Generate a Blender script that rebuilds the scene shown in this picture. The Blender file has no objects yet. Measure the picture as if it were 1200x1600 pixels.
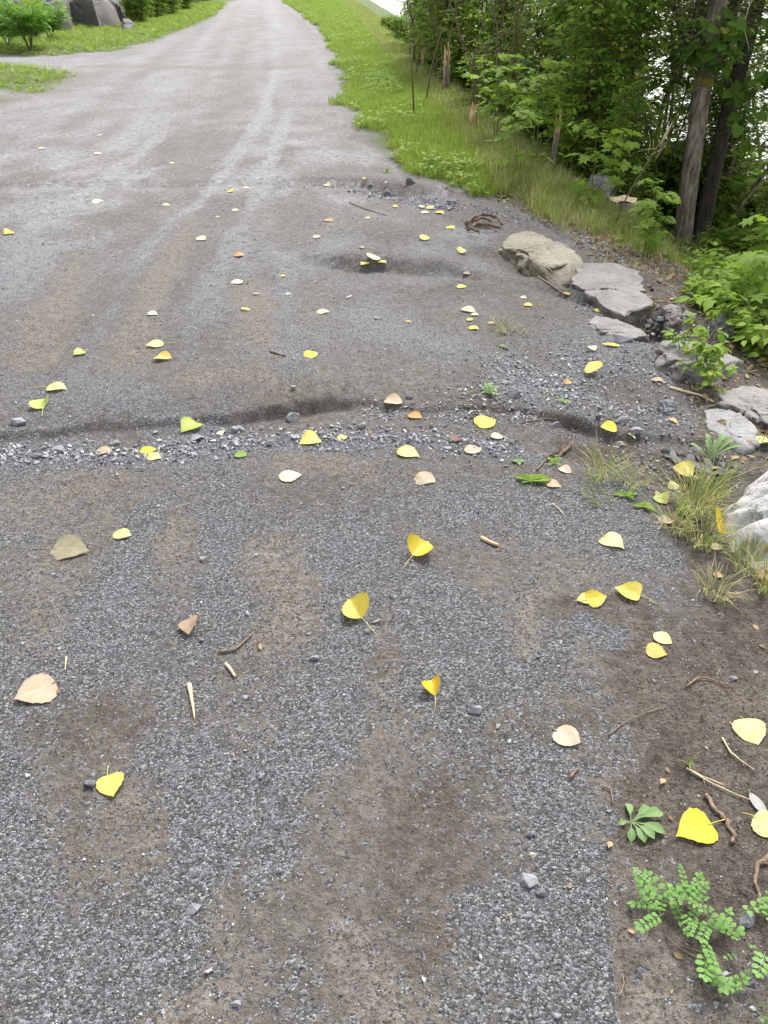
import bpy, bmesh, math, random
import numpy as np
from mathutils import Vector, Matrix, Euler
random.seed(7); rng = np.random.default_rng(7)
SC = bpy.context.scene; COL = SC.collection
R = math.radians
# ------------------------------------------------------------------ camera, sky, sun, exposure
CAM_H, PITCH, FPX = 1.5, R(33.0), 1290.0
cam = bpy.data.cameras.new('camera'); camo = bpy.data.objects.new('camera', cam); COL.objects.link(camo)
camo.location = (0, 0, CAM_H); camo.rotation_euler = (R(90) - PITCH, 0, 0)
cam.sensor_fit = 'HORIZONTAL'; cam.sensor_width = 36; cam.lens = 36 * FPX / 1200
cam.clip_start = 0.05; cam.clip_end = 3000; SC.camera = camo
W = bpy.data.worlds.new('World'); SC.world = W; W.use_nodes = True
wn = W.node_tree; wn.nodes.clear()
sky = wn.nodes.new('ShaderNodeTexSky'); sky.sky_type = 'NISHITA'; sky.sun_disc = False
SUN_EL, SUN_AZ = R(52), R(20)
sky.sun_elevation = SUN_EL; sky.sun_rotation = SUN_AZ; sky.dust_density = 4; sky.air_density = 1.2
hs = wn.nodes.new('ShaderNodeHueSaturation'); hs.inputs['Saturation'].default_value = 0.22
bg = wn.nodes.new('ShaderNodeBackground'); bg.inputs[1].default_value = 0.11
wo = wn.nodes.new('ShaderNodeOutputWorld')
wn.links.new(sky.outputs[0], hs.inputs['Color']); wn.links.new(hs.outputs[0], bg.inputs[0]); wn.links.new(bg.outputs[0], wo.inputs[0])
sun = bpy.data.lights.new('sun', 'SUN'); suno = bpy.data.objects.new('sun', sun); COL.objects.link(suno)
sun.energy = 1.5; sun.angle = R(15); sun.color = (1, .975, .94)
sd = Vector((math.sin(SUN_AZ) * math.cos(SUN_EL), math.cos(SUN_AZ) * math.cos(SUN_EL), math.sin(SUN_EL)))
suno.rotation_euler = sd.to_track_quat('Z', 'Y').to_euler()
SC.view_settings.view_transform = 'Standard'; SC.view_settings.look = 'None'
SC.view_settings.gamma = 1; SC.view_settings.exposure = 1.56; SC.view_settings.use_curve_mapping = False
SC.render.engine = 'CYCLES'
SC.cycles.max_bounces = 6; SC.cycles.diffuse_bounces = 3; SC.cycles.glossy_bounces = 2; SC.cycles.transmission_bounces = 4
SC.cycles.transparent_max_bounces = 6; SC.cycles.caustics_reflective = False; SC.cycles.caustics_refractive = False

# ------------------------------------------------------------------ numpy noise
def _h(ix, iy, iz, seed):
    n = (ix.astype(np.int64) * 374761393 + iy.astype(np.int64) * 668265263 + iz.astype(np.int64) * 2147483647 + seed * 974634777) & 0xffffffff
    n = ((n ^ (n >> 13)) * 1274126177) & 0xffffffff
    n = (n ^ (n >> 16)) & 0xffffffff
    return n / 4294967295.0
def vn(x, y, z=0.0, seed=0):
    x, y, z = np.broadcast_arrays(np.asarray(x, float), np.asarray(y, float), np.asarray(z, float))
    fx, fy, fz = np.floor(x), np.floor(y), np.floor(z)
    tx, ty, tz = x - fx, y - fy, z - fz
    tx = tx * tx * (3 - 2 * tx); ty = ty * ty * (3 - 2 * ty); tz = tz * tz * (3 - 2 * tz)
    r = 0
    flat = not np.any(z)
    for k in ((0,) if flat else (0, 1)):
        a = _h(fx, fy, fz + k, seed) * (1 - tx) + _h(fx + 1, fy, fz + k, seed) * tx
        b = _h(fx, fy + 1, fz + k, seed) * (1 - tx) + _h(fx + 1, fy + 1, fz + k, seed) * tx
        v = a * (1 - ty) + b * ty
        r = v if flat else r + v * ((1 - tz) if k == 0 else tz)
    return r * 2 - 1
def fbm(x, y, z=0.0, oct=4, seed=0, gain=.5):
    a, s, t = 1.0, 0, 0
    for i in range(oct):
        s = s + a * vn(np.asarray(x) * 2 ** i + 17.3 * i, np.asarray(y) * 2 ** i - 9.1 * i, (np.asarray(z) * 2 ** i + (5.7 * i if np.any(z) else 0)), seed + i); t += a; a *= gain
    return s / t
def sm(a, b, x):
    t = np.clip((x - a) / (b - a), 0, 1); return t * t * (3 - 2 * t)

# ------------------------------------------------------------------ photograph pixel -> place on the ground
cp, sp = math.cos(PITCH), math.sin(PITCH)
def ray(px, py):
    u, v = (px - 600) / FPX, (800 - py) / FPX
    return np.array([u, cp + v * sp, -sp + v * cp])
def P(px, py, z=0.0):
    d = ray(px, py); t = (z - CAM_H) / d[2]
    if t < 0 or t > 900: t = 900
    return d[0] * t, d[1] * t
def ppm(x, y, z=0.0):
    return FPX / (y * cp + (CAM_H - z) * sp)

def seg_field(X, Y, pts, vals):
    """distance to a polyline, the values interpolated along it, and the side (+ = right of its direction)"""
    best = np.full(X.shape, 1e9); val = np.zeros(X.shape); side = np.zeros(X.shape)
    for (a, b, va, vb) in zip(pts[:-1], pts[1:], vals[:-1], vals[1:]):
        dx, dy = b[0] - a[0], b[1] - a[1]; L2 = dx * dx + dy * dy + 1e-12
        t = np.clip(((X - a[0]) * dx + (Y - a[1]) * dy) / L2, 0, 1)
        ex, ey = X - a[0] - t * dx, Y - a[1] - t * dy
        d = np.sqrt(ex * ex + ey * ey); m = d < best
        best = np.where(m, d, best); val = np.where(m, va + (vb - va) * t, val)
        side = np.where(m, np.sign(ex * dy - ey * dx), side)
    return best, val, side

# edge where the bank starts to fall, from near to far
BANK = [P(*q) for q in ((1800, 1600), (1640, 1250), (1420, 950), (1260, 760), (1185, 600), (1075, 500), (985, 420), (905, 355), (850, 315), (800, 255), (745, 200), (690, 145), (630, 95), (600, 62), (575, 35), (545, 5))]
BANK = [(BANK[0][0] + .3, -30)] + BANK + [(BANK[-1][0] - 20, 420)]
# right edge of the gravel
EDGE = [P(*q) for q in ((972, 1640), (965, 1590), (952, 1480), (948, 1340), (985, 1230), (1060, 1120), (1115, 960), (1045, 830), (1010, 760), (1085, 700), (1080, 640), (1020, 540), (985, 500), (930, 420), (880, 375), (800, 325), (700, 300), (610, 262), (575, 235), (552, 205), (532, 160), (527, 120), (524, 88), (505, 55), (470, 22), (440, 2))]
EDGE = [(.60, -30), (.60, 0)] + EDGE + [(EDGE[-1][0] - 18, 420)]
# left edge of the gravel
LEDGE = [P(*q) for q in ((-60, 185), (0, 166), (60, 150), (132, 116), (60, 104), (-40, 97), (-400, 95), (-400, 82), (-60, 84), (60, 88), (185, 82), (250, 62), (335, 28), (357, 4))]
LEDGE = [(-9, -30), (-9, 5), (-6.8, 8)] + LEDGE + [(LEDGE[-1][0] - 16, 420)]
RUTA = [(-400, 678, .03), (-60, 674, .03), (100, 670, .026), (180, 662, .022), (300, 656, .022), (380, 648, .04), (480, 634, .05), (560, 629, .03), (660, 640, .012), (760, 640, .014), (850, 645, .025), (900, 652, .05), (950, 664, .035), (1040, 680, .02), (1150, 690, .02)]
RUTB = [(455, 398, .0), (500, 407, .055), (560, 412, .06), (620, 414, .055), (700, 420, .045), (760, 430, .02), (840, 445, .02), (900, 465, .05)]
RUTC = [(-200, 286, .018), (150, 286, .028), (400, 286, .025), (560, 286, .05), (640, 296, .05)]
BUMPS = [ # px, py, radius m, dz
    (905, 700, .13, -.035), (950, 690, .16, -.02), (1060, 735, .12, -.035), (1130, 745, .16, -.03),
    (600, 375, .38, .07), (720, 388, .3, .055), (420, 590, .3, .05), (230, 610, .3, .035), (560, 470, .35, -.035), (650, 560, .3, .04), (840, 560, .3, -.035), (480, 250, .7, .05), (300, 360, .5, .03), (480, 590, .2, .02), (700, 600, .25, .02),
    (1015, 515, .11, -.14), (1035, 500, .12, -.13), (890, 445, .1, -.05), (790, 400, .2, -.04), (830, 420, .14, -.05), (610, 300, .22, -.04), (755, 352, .12, -.05),
    (640, 1290, .12, -.012), (700, 1230, .1, -.01), (440, 930, .18, .012), (850, 480, .3, .02), (930, 600, .3, -.02), (1020, 620, .25, -.03), (1180, 660, .15, -.03),
]
_RA = ([P(a, b) for a, b, c in RUTA], [c for a, b, c in RUTA])
_RB = ([P(a, b) for a, b, c in RUTB], [c for a, b, c in RUTB])
_RC = ([P(a, b) for a, b, c in RUTC], [c for a, b, c in RUTC])
_BP = [(*P(a, b), r, z) for a, b, r, z in BUMPS]
WATER_Z = -2.6
def bank_d(X, Y):
    d, _, s = seg_field(X, Y, BANK, [0] * len(BANK)); return d * s
def edge_d(X, Y):
    d, _, s = seg_field(X, Y, EDGE, [0] * len(EDGE)); return d * s
def ledge_d(X, Y):
    d, _, s = seg_field(X, Y, LEDGE, [0] * len(LEDGE)); return d * s
def H(X, Y):
    X = np.asarray(X, float); Y = np.asarray(Y, float)
    z = .012 * fbm(X * .6, Y * .6, oct=3, seed=3) * np.clip(Y, 0, 4) * .6
    z = z + .006 * fbm(X * 4, Y * 3, oct=3, seed=5) + .0034 * fbm(X * 22, Y * 22, oct=2, seed=9) * (Y < 12)
    wob = .04 * fbm(X * 5, Y * 5, oct=4, seed=21, gain=.6)
    for (pts, vals), back, k in ((_RA, .34, 0), (_RB, .55, 1), (_RC, .5, 2)):
        near = (Y < 9.5) & (Y > 1.5) & (np.abs(X) < 9)
        if not np.any(near): continue
        d, v, s = np.full(X.shape, 9.), np.zeros(X.shape), np.ones(X.shape)
        d[near], v[near], s[near] = seg_field(X[near], Y[near], pts, vals)
        end = 1.0
        if k == 1: end = sm(pts[0][0] - .02, pts[0][0] + .35, X) * (1 - sm(pts[-1][0], pts[-1][0] + .3, X))
        t = d * s + wob                       # + = this (camera) side of the ledge
        lip = v * .4 * np.exp(-((t + .12) / .14) ** 2)
        cut = -v * sm(-.008, .03, t) * np.exp(-np.clip(t - .03, 0, 9) / (back * .55))
        z = z + (lip + cut) * end * near
    for bx, by, r, dz in _BP:
        z = z + dz * np.exp(-((X - bx) ** 2 + (Y - by) ** 2) / (r * r))
    ed = edge_d(X, Y)
    # the loose gravel mat stands a little above the soil beside it
    z = z - .014 * sm(-.012, .02, ed + .012 * fbm(X * 22, Y * 22, oct=2, seed=31)) * (Y < 2.6)
    z = z + .05 * sm(.05, .5, ed) * sm(6, 8, Y)
    bd = bank_d(X, Y) + .12 * fbm(X * 1.3, Y * 1.3, oct=2, seed=8)
    fall = .42 * np.clip(bd, 0, 1.6) ** 1.25 + .36 * np.clip(bd - 1.6, 0, 100)
    z = z - np.minimum(fall, 3.4)
    z = z + .05 * fbm(X * 1.7, Y * 1.7, oct=3, seed=44) * sm(.1, .8, bd)
    ld = -ledge_d(X, Y)
    z = z + .06 * sm(.1, 1.2, ld) + .035 * np.clip(ld - 2.5, 0, 60) * sm(14, 24, Y)
    return z
def H1(x, y): return float(H(np.array([x]), np.array([y]))[0])
def at(px, py):
    d = ray(px, py); t = np.concatenate([np.arange(1.2, 12, .02), np.geomspace(12, 160, 700)])
    X, Y, Z = d[0] * t, d[1] * t, CAM_H + d[2] * t
    below = Z <= H(X, Y)
    i = int(np.argmax(below)) if below.any() else len(t) - 1
    return Vector((X[i], Y[i], float(H(X[i:i + 1], Y[i:i + 1])[0])))
def ground_dir(px, py, deg):
    a = at(px, py); L = 12
    q = P(px + L * math.cos(R(deg)), py - L * math.sin(R(deg)), a.z); p = P(px, py, a.z)
    return math.atan2(q[1] - p[1], q[0] - p[0])

# ------------------------------------------------------------------ where the gravel is loose, packed or bare
STROKES = [
 ('tan', .85, [(425, 850, 42), (450, 985, 58)]), ('tan', .65, [(290, 825, 30), (265, 880, 34)]), ('tan', .6, [(140, 745, 70), (40, 790, 70)]),
 ('tan', .55, [(60, 900, 60), (70, 1000, 40)]), ('tan', .75, [(540, 1440, 45), (600, 1570, 90)]), ('tan', .7, [(340, 1540, 45), (290, 1620, 60)]),
 ('tan', .75, [(60, 1250, 30), (25, 1420, 40)]), ('tan', .7, [(190, 1240, 22), (230, 1270, 18)]), ('tan', 1, [(395, 450, 42), (430, 530, 46)]),
 ('tan', .95, [(330, 600, 50), (440, 600, 50)]), ('tan', .95, [(300, 340, 16), (250, 430, 30), (225, 500, 34), (170, 600, 44)]), ('tan', .9, [(120, 400, 26), (90, 470, 34), (40, 560, 50)]),
 ('tan', .7, [(470, 720, 50), (570, 735, 40)]), ('tan', .7, [(600, 880, 18), (590, 1060, 24)]), ('tan', .7, [(800, 1010, 34), (830, 940, 38)]),
 ('tan', .5, [(230, 1330, 20), (250, 1300, 20)]), ('tan', .45, [(560, 540, 60), (640, 600, 60)]), ('tan', .45, [(500, 460, 50), (520, 500, 40)]),
 ('tan', .75, [(1010, 1450, 34), (1020, 1620, 66)]), ('tan', .55, [(1150, 1480, 60), (1130, 1600, 50)]), ('tan', .5, [(1000, 1080, 40), (1080, 1100, 40)]),
 ('tan', .6, [(160, 104, 30), (420, 106, 40)]), ('tan', .5, [(150, 300, 40), (230, 300, 40)]), ('tan', .5, [(300, 250, 30), (290, 300, 30)]), ('tan', .8, [(-20, 160, 50), (60, 146, 40), (140, 118, 26)]), ('brown', .6, [(10, 140, 14), (90, 128, 14)]),
 ('brown', .6, [(660, 1230, 50), (640, 1350, 75)]), ('brown', .4, [(700, 1230, 40), (740, 1330, 50)]), ('brown', .6, [(660, 1470, 40), (700, 1440, 40)]),
 ('brown', 1, [(1180, 1000, 110), (1180, 1250, 130), (1150, 1420, 90)]), ('brown', .9, [(1010, 1020, 70), (1050, 1150, 70), (1010, 1280, 40)]),
 ('brown', .8, [(880, 950, 40), (1010, 960, 40)]), ('brown', 1, [(890, 690, 30), (980, 700, 50), (1080, 740, 60)]), ('brown', .7, [(760, 640, 30), (880, 650, 30)]),
 ('brown', .5, [(380, 646, 3), (490, 634, 4), (560, 630, 3)]), ('brown', .35, [(500, 408, 8), (700, 416, 8)]), ('brown', .55, [(1000, 640, 70), (960, 590, 50)]),  # strokes along the ledges paint the shade under the rut lips as dark colour
 ('brown', .7, [(760, 395, 26), (830, 430, 26)]), ('brown', .6, [(700, 450, 60), (800, 450, 40)]), ('brown', .45, [(430, 1180, 25), (640, 1000, 40)]),
 ('brown', .5, [(80, 1130, 50), (200, 1120, 50)]), ('brown', .4, [(780, 1170, 60), (900, 1120, 40)]), ('brown', .35, [(0, 640, 80), (200, 640, 60)]),
 ('brown', .55, [(570, 215, 18), (640, 262, 22)]), ('brown', .5, [(1100, 590, 50), (1150, 620, 40)]),
 ('grav', .7, [(240, 790, 34), (150, 1010, 36)]), ('grav', .8, [(350, 800, 26), (345, 980, 30)]), ('grav', 1, [(545, 820, 40), (545, 980, 34), (510, 1110, 56), (400, 1290, 84)]),
 ('grav', .9, [(290, 1190, 50), (330, 1340, 60), (130, 1570, 110)]), ('grav', .8, [(10, 1180, 40), (60, 1500, 60)]), ('grav', .9, [(740, 790, 80), (900, 800, 90), (1030, 870, 46)]),
 ('grav', .9, [(940, 1000, 30), (900, 970, 20)]), ('grav', 1, [(905, 1370, 44), (925, 1600, 44)]), ('grav', .85, [(760, 1420, 50), (870, 1460, 60)]), ('grav', .6, [(850, 1200, 50), (850, 1290, 40)]),
 ('grav', .45, [(120, 580, 24), (195, 450, 18), (250, 370, 15), (360, 265, 11), (415, 170, 8), (430, 110, 5)]), ('grav', .45, [(285, 570, 20), (330, 440, 17), (375, 360, 14), (400, 310, 12), (430, 240, 11), (450, 170, 8)]),
 ('grav', .6, [(455, 600, 24), (440, 480, 16), (450, 400, 16)]), ('grav', .5, [(0, 430, 26), (60, 350, 18), (150, 290, 14), (250, 215, 9)]), ('grav', .6, [(560, 480, 60), (660, 540, 60)]),
 ('grav', .7, [(150, 600, 60), (330, 690, 30)]), ('grav', .8, [(0, 715, 24), (250, 715, 24), (420, 690, 24), (700, 690, 30), (860, 720, 30)]), ('grav', .5, [(620, 900, 60), (720, 1000, 60)]),
]
_ST = []
for typ, s, pts in STROKES:
    w = [P(a, b) for a, b, c in pts]; _ST.append((typ, s, w, [c / ppm(x, y) for (x, y), (a, b, c) in zip(w, pts)]))
def fields(X, Y):
    """(loose gravel 0..1, light bare soil 0..1, dark soil and painted ledge shade 0..1)"""
    X = np.asarray(X, float); Y = np.asarray(Y, float)
    wx = .05 * fbm(X * 6, Y * 6, oct=3, seed=51); wy = .07 * fbm(X * 6, Y * 6, oct=3, seed=57)
    U = X + .13 * Y
    fa = 1 - .7 * sm(6, 12, Y); ff = 1 - .5 * sm(4, 9, Y)
    g = .33 + .60 * fa * fbm(X * 3.2, Y * 1.9, oct=4, seed=61) + .42 * ff * fbm(U * 2.6, Y * .03, oct=4, seed=66) * sm(2.5, 7, Y)
    tan = .3 + .55 * fa * fbm(X * 2.2 + 9, Y * 1.3, oct=4, seed=71); br = .12 + .3 * fa * fbm(X * 2.0, Y * 1.6 + 4, oct=3, seed=75)
    rough = .75 * fbm(X * 13, Y * 9, oct=4, seed=81, gain=.65)
    for typ, s, pts, rad in _ST:
        q = np.array(pts); mr_ = 2.3 * max(rad) + .1
        bb = (X > q[:, 0].min() - mr_) & (X < q[:, 0].max() + mr_) & (Y > q[:, 1].min() - mr_) & (Y < q[:, 1].max() + mr_)
        if not bb.any(): continue
        d, r, _ = seg_field((X + wx)[bb], (Y + wy)[bb], pts, rad)
        w = np.zeros(X.shape); w[bb] = s * sm(-.55, .65, 1 - d / r + rough[bb])
        if typ == 'tan': tan = tan + (1 - tan) * w; g = g * (1 - .85 * w); br = br * (1 - .6 * w)
        elif typ == 'brown': br = br + (1 - br) * w; g = g * (1 - .75 * w); tan = tan * (1 - .6 * w)
        else: g = g + (1 - g) * w * .85; tan = tan * (1 - .7 * w); br = br * (1 - .8 * w)
    ed = edge_d(X, Y); k = sm(-.015, .03, ed + .02 * fbm(X * 18, Y * 18, oct=2, seed=31)) * (Y < 5)
    g = g * (1 - .9 * k); br = br + (1 - br) * k * .75 * (1 - .7 * np.clip(tan, 0, 1))
    g = .5 * g + .5 * sm(.12, .8, g)
    return np.clip(g, 0, 1), np.clip(tan, 0, 1), np.clip(br, 0, 1)

# ------------------------------------------------------------------ object helpers
def link(o, parent=None):
    COL.objects.link(o)
    if parent: o.parent = parent
    return o
def tag(o, label=None, cat=None, group=None, kind=None):
    if label: o['label'] = label
    if cat: o['category'] = cat
    if group: o['group'] = group
    if kind: o['kind'] = kind
    return o
def empty(name, loc=(0, 0, 0), rot=(0, 0, 0)):
    o = bpy.data.objects.new(name, None); o.location = loc; o.rotation_euler = rot; o.empty_display_size = .1; return link(o)
class MB:
    def __init__(s): s.v = []; s.f = []; s.t = []; s.uv = {}
    def add(s, vs, fs, tint=.5):
        b = len(s.v); s.v += [tuple(p) for p in vs]; s.f += [tuple(b + i for i in f) for f in fs]; s.t += (list(tint) if hasattr(tint, '__len__') else [tint] * len(vs))
    def tube(s, pts, rad, n=6, tint=.5, cap=True):
        pts = [Vector(p) for p in pts]; m = len(pts)
        rads = rad if hasattr(rad, '__len__') else [rad] * m
        b = len(s.v); up = Vector((0, 0, 1)); vs = []
        t0 = (pts[1] - pts[0]).normalized(); a = t0.orthogonal().normalized()
        for i, p in enumerate(pts):
            t = (pts[min(i + 1, m - 1)] - pts[max(i - 1, 0)]).normalized()
            a = (a - t * a.dot(t)); a = a.normalized() if a.length > 1e-6 else t.orthogonal().normalized(); c = t.cross(a)
            for k in range(n):
                w = 2 * math.pi * k / n; vs.append(p + (a * math.cos(w) + c * math.sin(w)) * rads[i])
        fs = [(i * n + k, i * n + (k + 1) % n, (i + 1) * n + (k + 1) % n, (i + 1) * n + k) for i in range(m - 1) for k in range(n)]
        if cap: fs += [tuple(range(n))[::-1], tuple((m - 1) * n + k for k in range(n))]
        s.add(vs, fs, tint)
    def mesh(s, name, mat, smooth=True):
        me = bpy.data.meshes.new(name); me.from_pydata(s.v, [], s.f)
        at_ = me.attributes.new('tint', 'FLOAT', 'POINT'); at_.data.foreach_set('value', np.array(s.t, 'f'))
        if mat: me.materials.append(mat)
        if smooth: me.polygons.foreach_set('use_smooth', [True] * len(me.polygons))
        me.update(); return me
    def build(s, name, mat, parent=None, smooth=True):
        return link(bpy.data.objects.new(name, s.mesh(name, mat, smooth)), parent)

# ------------------------------------------------------------------ materials
def new_mat(name):
    m = bpy.data.materials.new(name); m.use_nodes = True; nt = m.node_tree; nt.nodes.clear()
    o = nt.nodes.new('ShaderNodeOutputMaterial'); return m, nt, o
class N:
    def __init__(s, nt): s.nt = nt
    def __call__(s, typ, ins=None, **props):
        n = s.nt.nodes.new(typ)
        for k, v in props.items(): setattr(n, k, v)
        for k, v in (ins or {}).items():
            if isinstance(v, bpy.types.NodeSocket): s.nt.links.new(v, n.inputs[k])
            else: n.inputs[k].default_value = v
        return n
    def mix(s, a, b, f):
        n = s.nt.nodes.new('ShaderNodeMix'); n.data_type = 'RGBA'
        for i, v in ((0, f), (6, a), (7, b)):
            if isinstance(v, bpy.types.NodeSocket): s.nt.links.new(v, n.inputs[i])
            else: n.inputs[i].default_value = (*v, 1) if hasattr(v, '__len__') and len(v) == 3 else v
        return n.outputs[2]
    def math(s, op, a, b=0.0, c=0.0, clamp=False):
        n = s.nt.nodes.new('ShaderNodeMath'); n.operation = op; n.use_clamp = clamp
        for i, v in enumerate((a, b, c)):
            if isinstance(v, bpy.types.NodeSocket): s.nt.links.new(v, n.inputs[i])
            else: n.inputs[i].default_value = v
        return n.outputs[0]
    def ramp(s, f, stops):
        n = s.nt.nodes.new('ShaderNodeValToRGB'); cr = n.color_ramp
        while len(cr.elements) < len(stops): cr.elements.new(.5)
        for e, (p, c) in zip(cr.elements, stops): e.position = p; e.color = (*c, 1) if len(c) == 3 else c
        s.nt.links.new(f, n.inputs[0]); return n.outputs[0]
    def mr(s, f, a, b, c=0., d=1.):
        n = s.nt.nodes.new('ShaderNodeMapRange'); s.nt.links.new(f, n.inputs[0])
        for i, v in zip((1, 2, 3, 4), (a, b, c, d)): n.inputs[i].default_value = v
        return n.outputs[0]
def noise(n, co, scale, detail=3, rough=.55):
    return n('ShaderNodeTexNoise', {'Vector': co, 'Scale': scale, 'Detail': detail, 'Roughness': rough}).outputs['Fac']
def attr(n, name): return n('ShaderNodeAttribute', attribute_name=name).outputs['Fac']

def ground_material():
    m, nt, o = new_mat('packed_gravel_soil'); n = N(nt)
    co = n('ShaderNodeNewGeometry').outputs['Position']
    g, ta, br, gr = attr(n, 'gravel'), attr(n, 'tan'), attr(n, 'brown'), attr(n, 'green')
    fine = noise(n, co, 160, 3, .7); mid = noise(n, co, 28, 4, .65); big = noise(n, co, 3.2, 4, .6); huge = noise(n, co, .7, 3)
    v1 = n('ShaderNodeTexVoronoi', {'Vector': co, 'Scale': 215., 'Randomness': 1.}); v2 = n('ShaderNodeTexVoronoi', {'Vector': co, 'Scale': 85.})
    c1 = n('ShaderNodeSeparateColor', {0: v1.outputs['Color']}).outputs[0]; c2 = n('ShaderNodeSeparateColor', {0: v2.outputs['Color']}).outputs[1]
    chips = n.ramp(c1, [(0, (.045, .044, .045)), (.35, (.09, .089, .094)), (.7, (.185, .187, .2)), (.93, (.31, .315, .335)), (1, (.45, .45, .45))])
    tanc = n.mix((.165, .144, .124), (.27, .24, .208), n.mr(mid, .35, .68))
    grit = noise(n, co, 95, 4, .75)
    tanc = n.mix(tanc, (.05, .043, .037), n.mr(grit, .5, .6, 0, .75)); tanc = n.mix(tanc, (.06, .05, .043), n.mr(fine, .55, .72, 0, .6))
    brc = n.mix((.06, .049, .04), (.15, .122, .098), n.mr(mid, .33, .7))
    brc = n.mix(brc, (.21, .17, .135), n.mr(big, .5, .7, 0, .6))
    brc = n.mix(brc, (.022, .018, .015), n.mr(grit, .5, .62, 0, .7))
    brc = n.mix(brc, (.02, .016, .013), n.mr(fine, .55, .75, 0, .6))
    base = n.mix((.085, .077, .07), (.15, .138, .126), n.mr(mid, .35, .65))
    base = n.mix(base, tanc, ta); base = n.mix(base, brc, br)
    thr = n.math('SUBTRACT', 1.02, n.math('MULTIPLY', g, .95))
    show = n.math('GREATER_THAN', n.math('ADD', n.math('MULTIPLY', c2, .55), n.math('MULTIPLY', mid, .45)), n.math('MULTIPLY', thr, .72))
    far = n.mr(n('ShaderNodeSeparateXYZ', {0: co}).outputs[1], 2.6, 7.5)
    v3 = n('ShaderNodeTexVoronoi', {'Vector': co, 'Scale': 34.}); c3 = n('ShaderNodeSeparateColor', {0: v3.outputs['Color']}).outputs[0]
    chips = n.mix(chips, (.07, .066, .065), .3)
    farc = n.mix((.205, .197, .195), (.29, .288, .297), n.math('MULTIPLY_ADD', g, .75, n.math('MULTIPLY', mid, .4)))
    farc = n.mix(farc, (.07, .066, .066), n.mr(c3, .8, .98, 0, .6)); farc = n.mix(farc, (.42, .41, .4), n.mr(c3, .10, .0, 0, .7))
    chips = n.mix(chips, farc, far)  # paler with distance: brightening at grazing angles painted into the gravel colour
    show = n.math('MULTIPLY', n.math('MAXIMUM', show, n.math('MULTIPLY', far, n.mr(g, .05, .5, .25, .95))), n.mr(br, .5, 1, 1, .35))
    col = n.mix(base, chips, show)
    col = n.mix(col, n.mix((.075, .075, .035), (.1, .15, .04), n.mr(mid, .4, .6)), gr)
    bump = n.math('ADD', n.math('MULTIPLY', n.math('MULTIPLY', v1.outputs['Distance'], -.5), show), n.math('ADD', n.math('MULTIPLY', grit, 1.6), n.math('MULTIPLY', mid, 1.2)))
    b = n('ShaderNodeBump', {'Height': bump, 'Strength': 1., 'Distance': .008})
    p = n('ShaderNodeBsdfPrincipled', {'Base Color': col, 'Roughness': .93, 'Specular IOR Level': .25, 'Normal': b.outputs[0]})
    nt.links.new(p.outputs[0], o.inputs[0]); return m
def chip_material(name, stops, rough=.85, spec=.3):
    m, nt, o = new_mat(name); n = N(nt)
    r = n('ShaderNodeObjectInfo').outputs['Random']; co = n('ShaderNodeNewGeometry').outputs['Position']
    c = n.ramp(r, stops); nz = noise(n, co, 260, 3)
    c = n.mix(c, (.07, .065, .06), n.mr(nz, .55, .75, 0, .4))
    p = n('ShaderNodeBsdfPrincipled', {'Base Color': c, 'Roughness': rough, 'Specular IOR Level': spec})
    nt.links.new(p.outputs[0], o.inputs[0]); return m
def rock_material(name, c1, c2, c3, scale=9, dirt=.4, moss=0.0, relief=.02):
    m, nt, o = new_mat(name); n = N(nt)
    co = n('ShaderNodeTexCoord').outputs['Object']; geo = n('ShaderNodeNewGeometry')
    a = noise(n, co, scale, 7, .65); b_ = noise(n, co, scale * 5, 5, .7); f = noise(n, co, scale * 22, 3, .7)
    col = n.mix(n.mix(c1, c2, n.mr(a, .38, .62)), c3, n.mr(b_, .55, .72, 0, .8))
    cr = n('ShaderNodeTexVoronoi', {'Vector': co, 'Scale': scale * .8}, feature='DISTANCE_TO_EDGE').outputs['Distance']
    col = n.mix(col, (.05, .045, .04), n.math('MULTIPLY', n.mr(cr, 0, .012, 1, 0), n.mr(a, .5, .62, 0, .55)))
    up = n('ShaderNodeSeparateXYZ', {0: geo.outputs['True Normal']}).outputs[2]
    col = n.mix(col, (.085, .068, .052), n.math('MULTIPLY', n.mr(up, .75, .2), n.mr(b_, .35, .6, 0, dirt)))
    if moss: col = n.mix(col, (.05, .07, .03), n.math('MULTIPLY', n.mr(up, .8, .1), n.mr(a, .4, .55, 0, moss)))
    h = n.math('ADD', n.math('MULTIPLY', a, 1.3), n.math('ADD', n.math('MULTIPLY', b_, .6), n.math('MULTIPLY', f, .25)))
    bp = n('ShaderNodeBump', {'Height': h, 'Strength': .9, 'Distance': relief})
    p = n('ShaderNodeBsdfPrincipled', {'Base Color': col, 'Roughness': .9, 'Specular IOR Level': .3, 'Normal': bp.outputs[0]})
    nt.links.new(p.outputs[0], o.inputs[0]); return m
def plant_material(name, dark, light, trans=.35, yellow=None, rough=.6, spec=.18):
    m, nt, o = new_mat(name); n = N(nt)
    t = attr(n, 'tint'); r = n('ShaderNodeObjectInfo').outputs['Random']
    f = n.math('ADD', n.math('MULTIPLY', t, .75), n.math('MULTIPLY', r, .25), clamp=True)
    col = n.mix(dark, light, f)
    if yellow: col = n.mix(col, yellow, n.mr(t, .93, .97))
    p = n('ShaderNodeBsdfPrincipled', {'Base Color': col, 'Roughness': rough, 'Specular IOR Level': spec})
    tcol = n.mix(col, (.25, .42, .03), .35)
    tr = n('ShaderNodeBsdfTranslucent', {'Color': tcol}); mx = n('ShaderNodeMixShader', {0: trans, 1: p.outputs[0], 2: tr.outputs[0]})
    nt.links.new(mx.outputs[0], o.inputs[0]); return m
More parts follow.
